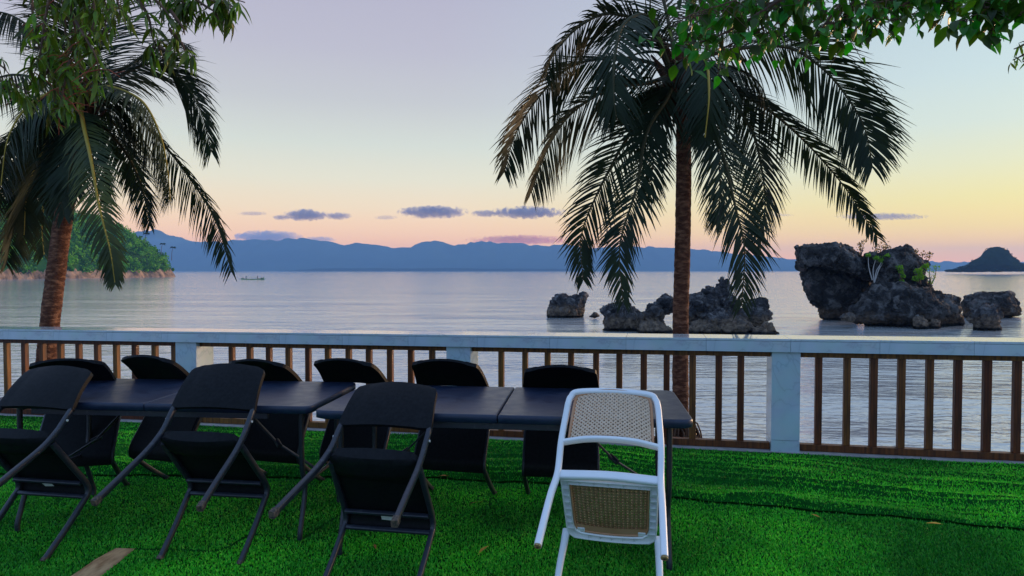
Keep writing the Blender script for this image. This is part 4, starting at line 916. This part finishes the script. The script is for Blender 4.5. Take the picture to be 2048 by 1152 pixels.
def table(label, nl, yaw, ztop, L=1.874, W=.785):
    """nl: near-left corner on the ground plan; local x along the length, y away from the viewer"""
    gz = zg(nl[0] + L / 2); e = empty('folding_table', (nl[0], nl[1], gz), (0, 0, yaw)); tag(e, label, 'table', 'black folding tables joined end to end')
    h = ztop - gz; half = L / 2
    for x0, x1, cr in ((0, half - .0025, (0, 1, 1, 0)), (half + .0025, L, (1, 0, 0, 1))):
        mb = MB(); slab(mb, x0, x1, 0, W, h - .044, h, .05, cr); mb.build('tabletop', M['tabletop'], e)
    mb = MB(); mb.tube([(half, .03, h - .055), (half, .10, h - .055)], .022, 10, up=Vector((0, 0, 1))); mb.tube([(half, W - .1, h - .055), (half, W - .03, h - .055)], .022, 10, up=Vector((0, 0, 1))); mb.build('hinge', M['plastic'], e)
    for xe, sg in ((.10, 1), (L - .10, -1)):
        for y0, sy in ((.09, 1), (W - .09, -1)):
            mb = MB(); mb.tube(spline([(xe, y0 + sy * .03, h - .05), (xe, y0 + sy * .035, .42), (xe, y0 + sy * .075, .28), (xe, y0 + sy * .03, .13), (xe, y0, .05), (xe, y0, .006)], 20), .0145, 10); mb.build('leg', M['steel'], e)
        mb = MB(); mb.tube([(xe, .165, .30), (xe, W - .165, .30)], .011, 8, up=Vector((0, 0, 1))); mb.tube([(xe, .125, h - .07), (xe, W - .125, h - .07)], .011, 8, up=Vector((0, 0, 1))); mb.build('crossbar', M['steel'], e)
        mb = MB(); mb.sweep([(xe, W / 2, .30), (xe + sg * .26, W / 2, .46), (xe + sg * .52, W / 2, h - .05)], rrect(.012, .005, .5), up=Vector((0, 1, 0))); mb.tube([(xe + sg * .24, W / 2 - .02, .45), (xe + sg * .28, W / 2 + .02, .475)], .016, 8); mb.build('brace', M['steel'], e)
    mb = MB(); mb.box((L / 2, .04, h - .062), (L - .5, .022, .03)); mb.box((L / 2, W - .04, h - .062), (L - .5, .022, .03)); mb.build('side_frame', M['steel'], e, .003)
    return e
YA2 = -math.atan(.216 / 1.865); table('right black folding table, seam across its middle, white chair leaning on it', (-1.003, 3.306), YA2, .735)
YA1 = -R(5.2); l1 = 1.874
table('left black folding table, its far left corner behind the leaning chairs', (-1.074 - l1 * math.cos(YA1) + 0, 3.493 - l1 * math.sin(YA1)), YA1, .715)

# ------------------------------------------------------------------ black folding chairs, tipped forward onto the tables
CH = dict(wf=.44, w=.45, yf=-.009, zf=.425, yr=-.36, zr=.44, yb1=-.458, zb1=.61, wt=.389, yb2=-.486, zb2=.872, yk=-.443, zk=.477, wr=.518, yrf=-.57, zrf=.027)
def lerp(a, b, t): return a + (b - a) * t
def make_chair():
    e = empty('folding_chair', (0, 0, 0)); c = CH
    # backrest: curved panel, narrower at the top, rounded upper corners
    nu, nv = 18, 14; F_, B_ = [], []
    for j in range(nv + 1):
        v = j / nv; hw = lerp(c['w'] / 2 + .012, c['wt'] / 2 + .014, v)
        if v > .84: hw -= .042 * (1 - math.sqrt(max(0, 1 - ((v - .84) / .16) ** 2)))
        for i in range(nu + 1):
            u = -1 + 2 * i / nu; y = lerp(c['yb1'], c['yb2'], v) - .020 * (1 - u * u) - .014 * math.sin(v * math.pi) ; z = lerp(c['zb1'], c['zb2'], v) + .009 * (1 - u * u) * v ** 3
            th = .008 + .004 * (abs(u) > .86); F_.append((u * hw, y + th, z)); B_.append((u * hw, y - th, z))
    m = nu + 1; mb = MB(); off = len(F_)
    fs = [(j * m + i, j * m + i + 1, (j + 1) * m + i + 1, (j + 1) * m + i) for j in range(nv) for i in range(nu)]
    fb = [tuple(off + k for k in f[::-1]) for f in fs]; rim = [i for i in range(m)] + [j * m + nu for j in range(1, nv + 1)] + [nv * m + i for i in range(nu - 1, -1, -1)] + [j * m for j in range(nv - 1, 0, -1)]
    fr_ = [(rim[k], off + rim[k], off + rim[(k + 1) % len(rim)], rim[(k + 1) % len(rim)]) for k in range(len(rim))]
    mb.add(F_ + B_, fs + fb, True); mb.add(F_ + B_, fr_, False); mb.build('backrest', M['plastic'], e)
    prof_ = rrect(.0125, .0145, .55)
    for s in (-1, 1):
        hw = c['w'] / 2
        # rear leg tube: from inside the backrest edge down to the bend and out to the foot
        pts = spline([(s * lerp(hw, c['wt'] / 2, .06), lerp(c['yb1'], c['yb2'], .05), lerp(c['zb1'], c['zb2'], .05)), (s * hw, c['yb1'] + .002, c['zb1'] - .03), (s * hw, c['yk'] - .006, c['zk'] + .05), (s * (hw + .002), c['yk'] - .004, c['zk'] - .01),
                      (s * lerp(hw, c['wr'] / 2, .25), lerp(c['yk'], c['yrf'], .16), .36), (s * lerp(hw, c['wr'] / 2, .6), lerp(c['yk'], c['yrf'], .58), .19), (s * c['wr'] / 2, c['yrf'], c['zrf'])], 30)
        mb = MB(); mb.sweep(pts, prof_); lg = mb.build('leg', M['steel'], e)
        tp = pts[-1] - pts[-2]; tp.normalize(); mb = MB(); mb.sweep([pts[-1] - tp * .012, pts[-1] + tp * .022], rrect(.0145, .0165, .4)); mb.build('foot_cap', M['cap'], lg)
        # seat side tube that turns down into the front leg
        pts = spline([(s * (hw - .012), c['yk'] + .03, c['zr'] - .008), (s * (hw - .008), c['yr'], c['zr'] - .012), (s * (hw - .004), -.20, c['zr'] - .018), (s * (hw - .002), c['yf'] - .07, c['zf'] - .008), (s * hw, c['yf'] - .012, c['zf'] - .035),
                      (s * hw, c['yf'] - .004, c['zf'] - .09), (s * lerp(hw, c['wf'] / 2, .5), -.002, .2), (s * c['wf'] / 2, 0, .012)], 34)
        mb = MB(); mb.sweep(pts, prof_); lg = mb.build('leg', M['steel'], e)
        mb = MB(); mb.sweep([(s * c['wf'] / 2, 0, .016), (s * c['wf'] / 2, 0, -.002)], rrect(.0145, .0165, .4)); mb.build('foot_cap', M['cap'], lg)
        mb = MB(); mb.tube([(s * (hw + .012), c['yk'] - .008, c['zk'] + .075), (s * (hw + .018), c['yk'] - .008, c['zk'] + .075)], .006, 8, up=Vector((0, 0, 1))); mb.build('rivet', M['paper'], e)
    # seat shell: rounded rear lip, dished top, folded front edge
    nu, nv = 16, 20; A, Bq = [], []
    yr0, yf0 = c['yk'] - .030, c['yf'] + .012
    for j in range(nv + 1):
        v = j / nv; y = lerp(yr0, yf0, v); hw = c['w'] / 2 - .010 + .006 * v
        if v < .1: hw -= .03 * (1 - math.sqrt(1 - ((.1 - v) / .1) ** 2))
        for i in range(nu + 1):
            u = -1 + 2 * i / nu; z = c['zr'] + .012 + (c['zf'] - c['zr']) * v - .014 * math.sin(math.pi * v) * (1 - u * u) - .045 * max(0, (v - .86) / .14) ** 2 + .010 * max(0, (.12 - v) / .12)
            lipt = .034 if v < .28 else lerp(.034, .012, min(1, (v - .28) / .05))
            lip = lipt * (1 - .25 * abs(u) ** 4) + (.020 * (1 - u * u) if v < .3 else 0)
            A.append((u * hw, y - .012 * (1 - u * u) * (1 - v), z)); Bq.append((u * hw, y - .012 * (1 - u * u) * (1 - v) + (.012 if j == 0 else 0), z - lip))
    m = nu + 1; off = len(A); mb = MB(); fs = [(j * m + i, j * m + i + 1, (j + 1) * m + i + 1, (j + 1) * m + i) for j in range(nv) for i in range(nu)]
    fb = [tuple(off + k for k in f[::-1]) for f in fs]; rim = [i for i in range(m)] + [j * m + nu for j in range(1, nv + 1)] + [nv * m + i for i in range(nu - 1, -1, -1)] + [j * m for j in range(nv - 1, 0, -1)]
    mb.add(A + Bq, fs + fb, True); mb.add(A + Bq, [(rim[k], off + rim[k], off + rim[(k + 1) % len(rim)], rim[(k + 1) % len(rim)]) for k in range(len(rim))], False); mb.build('seat', M['plastic'], e)
    mb = MB(); mb.sweep([(-c['w'] / 2 + .012, c['yf'] - .085, c['zf'] - .026), (c['w'] / 2 - .012, c['yf'] - .085, c['zf'] - .026)], rrect(.011, .009, .5), up=Vector((0, 0, 1)))
    mb.sweep([(-c['w'] / 2 + .006, c['yf'] - .006, c['zf'] - .060), (c['w'] / 2 - .006, c['yf'] - .006, c['zf'] - .060)], rrect(.011, .009, .5), up=Vector((0, 0, 1))); mb.build('crossbar', M['steel'], e)
    return e
def place(o, X, Y, yaw, tilt):
    # tip forward about the front feet, then turn
    Mx = Matrix.Translation((X, Y, zg(X) + .004)) @ Matrix.Rotation(yaw, 4, 'Z') @ Matrix.Rotation(-tilt, 4, 'X'); o.matrix_world = Mx
    o.location = Mx.to_translation(); o.rotation_euler = Mx.to_euler()
proto = make_chair(); GC = 'black folding chairs tipped against the tables'
def ctree(o, parent=None):
    c = o.copy(); COL.objects.link(c); c.parent = parent
    for ch in [x for x in ALL if x.parent == o]: ctree(ch, c)
    return c
ALL = list(COL.objects)
spots = [
 (-.661, 2.90, -10.2, 57.1, 'nearest black folding chair, left of the white chair, white sticker under its seat'),
 (-1.594, 3.326, -7.8, 47.1, 'middle one of the three black folding chairs on the near side of the tables'),
 (-2.626, 3.392, -9.9, 50.7, 'black folding chair on the viewer side cut off by the left edge of the picture'),
 (-2.90, 4.52, 193.1, 52.2, 'black folding chair with a bluish top edge peeking over the leftmost chair'),
 (-2.27, 4.64, 162.6, 52.2, 'black folding chair on the railing side in front of the left marble pillar'),
 (-1.552, 4.69, 165.4, 56.4, 'black folding chair on the railing side half hidden behind the middle near chair'),
 (-.968, 4.60, 164.7, 55.3, 'black folding chair on the railing side above the gap between the two tables'),
 (-.328, 4.37, 167.5, 53.0, 'black folding chair on the railing side in front of the middle marble pillar'),
 (.326, 4.30, 174.5, 56.3, 'black folding chair on the railing side nearest the white chair')]
chairs = []
for i, (x, y, a, t, lb) in enumerate(spots):
    o = proto if i == 0 else ctree(proto); place(o, x, y, R(a), R(t)); tag(o, lb, 'chair', GC); chairs.append(o)
def sticker(o, x, y, w_, h, tilt_=0):
    mb = MB(); mb.box((0, 0, 0), (w_, h, .0008)); s = mb.build('sticker', M['paper'], o); s.location = (x, y, CH['zf'] - .024); s.rotation_euler = (0, 0, tilt_); return s
sticker(chairs[0], -.005, -.058, .058, .034, .05); sticker(chairs[2], -.02, -.058, .062, .034, -.1)

# ------------------------------------------------------------------ white resin chair with cane panels
WD = dict(wf=.44, w=.45, yf=.009, zf=.411, yr=-.377, zr=.433, yb=-.421, zb=.581, wt=.417, yt=-.493, zt=.841, wr=.477, yrf=-.488)
def cane(mb, fn, nu, nv, hole=.52, th=.006, hex_=8):
    """panel of nu x nv cells, each with a real hole; fn(u,v,off) gives the surface point"""
    k = 8; ang = [2 * math.pi * (i + .5) / k for i in range(k)]
    def sq(t):
        c_, s_ = math.cos(t), math.sin(t); q = 1 / max(abs(c_), abs(s_)); return c_ * q, s_ * q
    for j in range(nv):
        for i in range(nu):
            cu, cv = (i + .5) / nu, (j + .5) / nv; O, I, I2 = [], [], []
            for a in ang:
                x, y = sq(a); O.append(fn(cu + x * .5 / nu, cv + y * .5 / nv, 0)); I.append(fn(cu + math.cos(a) * .5 * hole / nu, cv + math.sin(a) * .5 * hole / nv, 0)); I2.append(fn(cu + math.cos(a) * .5 * hole / nu, cv + math.sin(a) * .5 * hole / nv, -th))
            O2 = []
            for a in ang:
                x, y = sq(a); O2.append(fn(cu + x * .5 / nu, cv + y * .5 / nv, -th))
            vs = O + I + I2 + O2
            fs = [(n_, (n_ + 1) % k, k + (n_ + 1) % k, k + n_) for n_ in range(k)] + [(k + n_, k + (n_ + 1) % k, 2 * k + (n_ + 1) % k, 2 * k + n_) for n_ in range(k)] + [(2 * k + n_, 2 * k + (n_ + 1) % k, 3 * k + (n_ + 1) % k, 3 * k + n_) for n_ in range(k)]
            # corners of the cell
            mb.add(vs, fs)
            for q, (sx, sy) in enumerate(((1, 1), (-1, 1), (-1, -1), (1, -1))):
                pass
def white_chair():
    e = empty('white_chair', (0, 0, 0)); c = WD
    def back(u, v, off=0, ins=.034):
        """u -1..1 across, v 0..1 up; the sheet bows backwards in the middle"""
        hw = lerp(c['w'] / 2, c['wt'] / 2, v) - ins; y = lerp(c['yb'], c['yt'], v) - lerp(.040, .022, v) * (1 - u * u); return Vector((u * hw, y + off, lerp(c['zb'], c['zt'], v)))
    # frame: rear leg, side post, arch over the top, one continuous tube
    H_ = []
    def side(s): return [(s * c['wr'] / 2, c['yrf'], 0), (s * lerp(c['wr'], c['w'], .6) / 2, lerp(c['yrf'], c['yr'], .62) - .025, .26), (s * c['w'] / 2, c['yr'] - .012, c['zr']), (s * c['w'] / 2, c['yb'], c['zb']), (s * lerp(c['w'], c['wt'], .6) / 2, lerp(c['yb'], c['yt'], .55), lerp(c['zb'], c['zt'], .55))]
    L_ = side(-1); Rr = side(1)[::-1]; wt = c['wt'] / 2
    arch = [(-wt, c['yt'] + .012, c['zt'] - .062), (-wt + .010, c['yt'] + .006, c['zt'] - .030), (-wt + .044, c['yt'] - .006, c['zt'] - .008), (0, c['yt'] - .014, c['zt'] - .004), (wt - .044, c['yt'] - .006, c['zt'] - .008), (wt - .010, c['yt'] + .006, c['zt'] - .030), (wt, c['yt'] + .012, c['zt'] - .062)]
    pts = spline(L_ + arch + Rr, 110)
    mb = MB(); vs = []; pr = rrect(.0145, .0155, .7, 3); m = len(pr); n = len(pts)
    for i, p in enumerate(pts):
        t = (pts[min(i + 1, n - 1)] - pts[max(0, i - 1)]).normalized(); b = Vector((0, 1, 0)); b = (b - t * b.dot(t)).normalized(); a = b.cross(t)
        vs += [p + a * u + b * v for u, v in pr]
    mb.add(vs, [(i * m + j, i * m + (j + 1) % m, (i + 1) * m + (j + 1) % m, (i + 1) * m + j) for i in range(n - 1) for j in range(m)], True)
    mb.add(vs[:m][::-1], [tuple(range(m))]); mb.add(vs[-m:], [tuple(range(m))]); fr_ = mb.build('back_frame', M['white'], e)
    for s in (-1, 1):
        mb = MB(); mb.tube([(s * c['wr'] / 2, c['yrf'] - .0005, .003), (s * c['wr'] / 2, c['yrf'] - .001, -.006)], .0135, 12, up=Vector((1, 0, 0))); mb.build('foot_plug', M['ivory'], fr_)
        mb = MB(); mb.tube([(s * c['wr'] / 2, c['yrf'] - .001, -.0055), (s * c['wr'] / 2, c['yrf'] - .001, -.0085)], .005, 8); mb.build('plug_centre', M['twig'], fr_)
    # lower bar of the backrest and the bar behind the seat
    mb = MB(); mb.sweep(spline([(-c['w'] / 2 + .01, c['yb'] + .002, c['zb'] + .005), (-.11, c['yb'] - .030, c['zb'] + .002), (0, c['yb'] - .040, c['zb']), (.11, c['yb'] - .030, c['zb'] + .002), (c['w'] / 2 - .01, c['yb'] + .002, c['zb'] + .005)], 20), rrect(.009, .016, .6), up=Vector((0, 0, 1))); mb.build('back_bar', M['white'], e)
    mb = MB(); mb.sweep(spline([(-c['w'] / 2 + .01, c['yr'] - .006, c['zr'] - .004), (0, c['yr'] - .016, c['zr'] - .002), (c['w'] / 2 - .01, c['yr'] - .006, c['zr'] - .004)], 14), rrect(.021, .012, .6), up=Vector((0, 0, 1))); mb.build('seat_bar', M['white'], e)
    # peach inlay rim and cane sheet of the backrest
    def bfn(u, v, off=0, k=1.0):
        uu = -1 + 2 * u; vv = .06 + .83 * v; q = back(uu, vv, off, .040)
        # round the upper corners
        if vv > .70:
            t = (vv - .70) / .23; q.x *= 1 - .10 * (1 - math.sqrt(max(0, 1 - min(1, t) ** 2)))
        q.z += .012 * (1 - uu * uu) * v; return q
    mb = MB(); cane(mb, lambda u, v, o: bfn(u, v, -.006 - o), 17, 12, .40); cp = mb.build('back_cane', M['cane'], e)
    ring = [bfn(t / 16, 0) for t in range(17)] + [bfn(1, t / 12) for t in range(1, 13)] + [bfn(1 - t / 16, 1) for t in range(1, 17)] + [bfn(0, 1 - t / 12) for t in range(1, 12)]
    mb = MB(); cen = sum(ring, Vector()) / len(ring); outer = [p + (p - cen).normalized() * .013 for p in ring]; n = len(ring)
    vs = [p + Vector((0, -.012, 0)) for p in outer] + [p + Vector((0, -.004, 0)) for p in ring] + [p + Vector((0, .006, 0)) for p in ring] + [p + Vector((0, .008, 0)) for p in outer]
    mb.add(vs, [(a * n + i, a * n + (i + 1) % n, ((a + 1) % 4) * n + (i + 1) % n, ((a + 1) % 4) * n + i) for a in range(4) for i in range(n)], True); mb.build('back_rim', M['peach'], e)
    # seat: white ribbed frame, peach pan, cane sheet seen from below
    def sfn(u, v, off=0, ins=.0):
        uu = -1 + 2 * u; hw = c['w'] / 2 - .022 - .006 * v - ins; y = lerp(c['yr'] + .026 + ins, c['yf'] + .010 - ins, v) + .012 * (1 - uu * uu) * (v > .5) * (v - .5) * 2
        if v > .80: hw -= .030 * (1 - math.sqrt(max(0, 1 - ((v - .80) / .20) ** 2)))
        return Vector((uu * hw, y, lerp(c['zr'], c['zf'], v) + .010 + off - .012 * math.sin(math.pi * v) * (1 - uu * uu)))
    mb = MB(); cane(mb, lambda u, v, o: sfn(.0 + u, v, o, .032), 17, 18, .40, .004); mb.build('seat_cane', M['cane_dark'], e)
    def ringpts(ins, off): 
        return [sfn(t / 14, 0, off, ins) for t in range(15)] + [sfn(1, t / 16, off, ins) for t in range(1, 17)] + [sfn(1 - t / 14, 1, off, ins) for t in range(1, 15)] + [sfn(0, 1 - t / 16, off, ins) for t in range(1, 16)]
    def loft(mb, rings):
        n = len(rings[0]); vs = [p for r_ in rings for p in r_]; k = len(rings); mb.add(vs, [(a * n + i, a * n + (i + 1) % n, (a + 1) * n + (i + 1) % n, (a + 1) * n + i) for a in range(k - 1) for i in range(n)], True)
    mb = MB(); loft(mb, [ringpts(.033, .002), ringpts(.033, -.014), ringpts(.027, -.016), ringpts(.025, .004)]); mb.build('seat_rim', M['peach'], e)
    mb = MB(); loft(mb, [ringpts(.024, .006), ringpts(.024, -.022), ringpts(.021, -.024), ringpts(.020, -.002), ringpts(-.004, -.002), ringpts(-.006, -.028), ringpts(-.010, -.028), ringpts(-.012, .004), ringpts(.0, .010), ringpts(.024, .008)])
    for k in range(1, 8):
        v = k / 8
        for s in (0, 1):
            a, b = sfn(s, v, -.012, .021), sfn(s, v, -.012, -.006); mb.box((a + b) / 2, (abs(a.x - b.x), .0035, .020))
    for k in range(1, 6):
        for v in (0, 1):
            a, b = sfn(k / 6, v, -.012, .021), sfn(k / 6, v, -.012, -.006); mb.box((a + b) / 2, (.0035, abs(a.y - b.y), .020))
    mb.build('seat_frame', M['white'], e)
    mb = MB()
    for s in (0, 1):
        a = sfn(s * .92 + .04, .97, -.010, .03); mb.box(a, (.035, .030, .012))
    # peach flap at the seat front
    mb2 = MB(); mb2.add([sfn(t / 10, v, -.0125 + .003 * (v > .93), .031) for v in (.84, .92, 1.0) for t in range(11)], [(j * 11 + i, j * 11 + i + 1, (j + 1) * 11 + i + 1, (j + 1) * 11 + i) for j in range(2) for i in range(10)], True); mb2.build('front_lip', M['peach'], e)
    mb.build('corner_gusset', M['white'], e, .003)
    for s in (-1, 1):
        mb = MB(); mb.sweep(spline([(s * (c['w'] / 2 - .010), c['yf'] + .002, c['zf'] + .008), (s * (c['w'] / 2 - .008), c['yf'] + .004, c['zf'] - .06), (s * lerp(c['w'] / 2, c['wf'] / 2, .5), .004, .2), (s * c['wf'] / 2, 0, 0)], 12), rrect(.0165, .0165, .7), scales=[1.05] * 4 + [1 - .18 * i / 8 for i in range(9)]); mb.build('leg', M['white'], e)
    place(e, .392, 2.736, R(-12.7), R(56)); tag(e, 'white resin chair with tan cane panels tipped against the right table', 'chair'); return e
white_chair()

# ------------------------------------------------------------------ fallen leaves
def fallen(px, py, L, rot, label, shape=0):
    p = onground(P(px, py, 1)); me = mango[1 + shape].copy() if shape < 3 else broad[0].copy(); me.materials.clear(); me.materials.append(M['leaf_fallen'])
    o = link('fallen_leaf', me); ex = back_h(np.array(p.x), np.array(p.y)) if p.y > edge_y(p.x) else front_h(np.array(p.x), np.array(p.y))
    o.location = (p.x, p.y, zg(p.x) + float(ex) + .024); o.rotation_euler = (R(random.uniform(4, 14)), R(random.uniform(-20, 20)), rot); s = L * 1.35 / .17; o.scale = (s * 1.15, s, s * .6)
    tag(o, label, 'leaf', 'dry leaves fallen on the turf')
fallen(752, 1108, .045, R(20), 'dry orange leaf on the turf under the nearest black chair')
fallen(958, 1118, .075, R(-25), 'curled orange leaf on the turf left of the white chair leg')
fallen(941, 1016, .06, R(-60), 'upright curled orange leaf on the turf between the near chair and the white chair')
fallen(880, 960, .11, R(-75), 'long dry leaf on the turf edge below the railing-side chairs', 2)
fallen(1883, 1058, .05, R(70), 'brown leaf beside the turf seam at the far right')
fallen(1640, 1044, .05, R(40), 'small olive leaf by the turf seam right of the table', 1)
fallen(1222, 897, .07, R(80), 'reddish leaf by the kerb seen through the gap of the white chair')

# ------------------------------------------------------------------ clouds
def cloud(px, py, w_, h, D, label, col=(.38, .42, .60), dens=.020, seed=0):
    c = P(px, py, D); rx = w_ / 2 / F * D; rz = h / 2 / F * D
    mb = MB(); bm = bmesh.new(); bmesh.ops.create_icosphere(bm, subdivisions=3, radius=1); me = bpy.data.meshes.new('cloud'); bm.to_mesh(me); bm.free()
    o = link('cloud', me); o.location = c; o.scale = (rx, rz * 1.5, rz)
    m = bpy.data.materials.new('cloud_vapour'); m.use_nodes = True; nt = m.node_tree; nt.nodes.clear()
    out = N(nt, 'ShaderNodeOutputMaterial'); pv = N(nt, 'ShaderNodeVolumePrincipled'); nt.links.new(pv.outputs[0], out.inputs['Volume']); pv.inputs['Color'].default_value = (*col, 1)
    t = N(nt, 'ShaderNodeTexCoord'); ln = N(nt, 'ShaderNodeVectorMath', operation='LENGTH'); nt.links.new(t.outputs['Object'], ln.inputs[0])
    mp = N(nt, 'ShaderNodeMapping'); mp.inputs['Scale'].default_value = (rx / rz, 1.5, 1); mp.inputs['Location'].default_value = (seed * 7.3, seed * 2.1, seed); nt.links.new(t.outputs['Object'], mp.inputs[0])
    n = N(nt, 'ShaderNodeTexNoise'); n.inputs['Scale'].default_value = 1.5; n.inputs['Detail'].default_value = 4; n.inputs['Roughness'].default_value = .6; nt.links.new(mp.outputs[0], n.inputs['Vector'])
    f_ = math_n(nt, 'SUBTRACT', math_n(nt, 'MULTIPLY', n.outputs['Fac'], 2.1), math_n(nt, 'MULTIPLY', ln.outputs['Value'], .95))
    sp = N(nt, 'ShaderNodeSeparateXYZ'); nt.links.new(t.outputs['Object'], sp.inputs[0])
    f_ = math_n(nt, 'ADD', f_, -.22)
    dn = math_n(nt, 'MULTIPLY', math_n(nt, 'MULTIPLY', f_, 6.0, clamp=True), 1.5 * dens * 4500 / D * 1.0); nt.links.new(dn, pv.inputs['Density'])
    me.materials.append(m); tag(o, label, 'cloud', 'small clouds low over the mountains'); return o
CD = 9000
cloud(612, 430, 96, 26, CD, 'violet cloud over the left mountains, flanked by a smaller one', seed=1)
cloud(676, 432, 60, 16, CD, 'small flat cloud just right of the violet cloud', seed=2)
cloud(562, 435, 36, 12, CD, 'tiny puff just left of the violet cloud', seed=3)
cloud(505, 427, 66, 10, CD, 'thin cloud wisp at the left end of the cloud row', seed=4, dens=.012)
cloud(866, 424, 150, 28, CD, 'long dense cloud over the rounded mountain peak', seed=5)
cloud(772, 435, 50, 10, CD, 'faint wisp left of the long dense cloud', seed=6, dens=.010)
cloud(1056, 425, 160, 28, CD, 'long cloud just left of the upright palm fronds', seed=7)
cloud(970, 427, 60, 16, CD, 'small cloud between the two long clouds', seed=8)
cloud(1160, 427, 40, 8, CD, 'faint speck of cloud beside the palm fronds', seed=9, dens=.010)
cloud(1765, 433, 200, 16, CD, 'thin flat cloud above the largest sea rock', seed=10, dens=.014)
cloud(1560, 430, 60, 7, CD, 'very faint wisp behind the palm fronds', seed=11, dens=.010)
cloud(535, 476, 150, 34, CD, 'pale bank of cloud resting on the left mountain ridge', (.62, .66, .80), seed=12)
cloud(640, 479, 70, 14, CD, 'pale puff on the ridge right of the cloud bank', (.62, .66, .80), seed=13)
cloud(1040, 480, 230, 22, CD, 'glowing pink streak of cloud just above the ridge', (1.0, .50, .34), seed=14, dens=.02)

# ------------------------------------------------------------------ air
def haze():
    mb = MB(); mb.box((0, 3350, 115), (14800, 7000, 240)); o = mb.build('haze', None)
    m = bpy.data.materials.new('haze_air'); m.use_nodes = True; nt = m.node_tree; nt.nodes.clear()
    out = N(nt, 'ShaderNodeOutputMaterial'); pv = N(nt, 'ShaderNodeVolumePrincipled'); pv.inputs['Color'].default_value = (.28, .56, 1.0, 1); pv.inputs['Density'].default_value = 1.35e-4; pv.inputs['Anisotropy'].default_value = 0
    nt.links.new(pv.outputs[0], out.inputs['Volume']); o.data.materials.append(m)
    tag(o, 'bluish evening haze over the water', 'haze', kind='stuff')
haze()
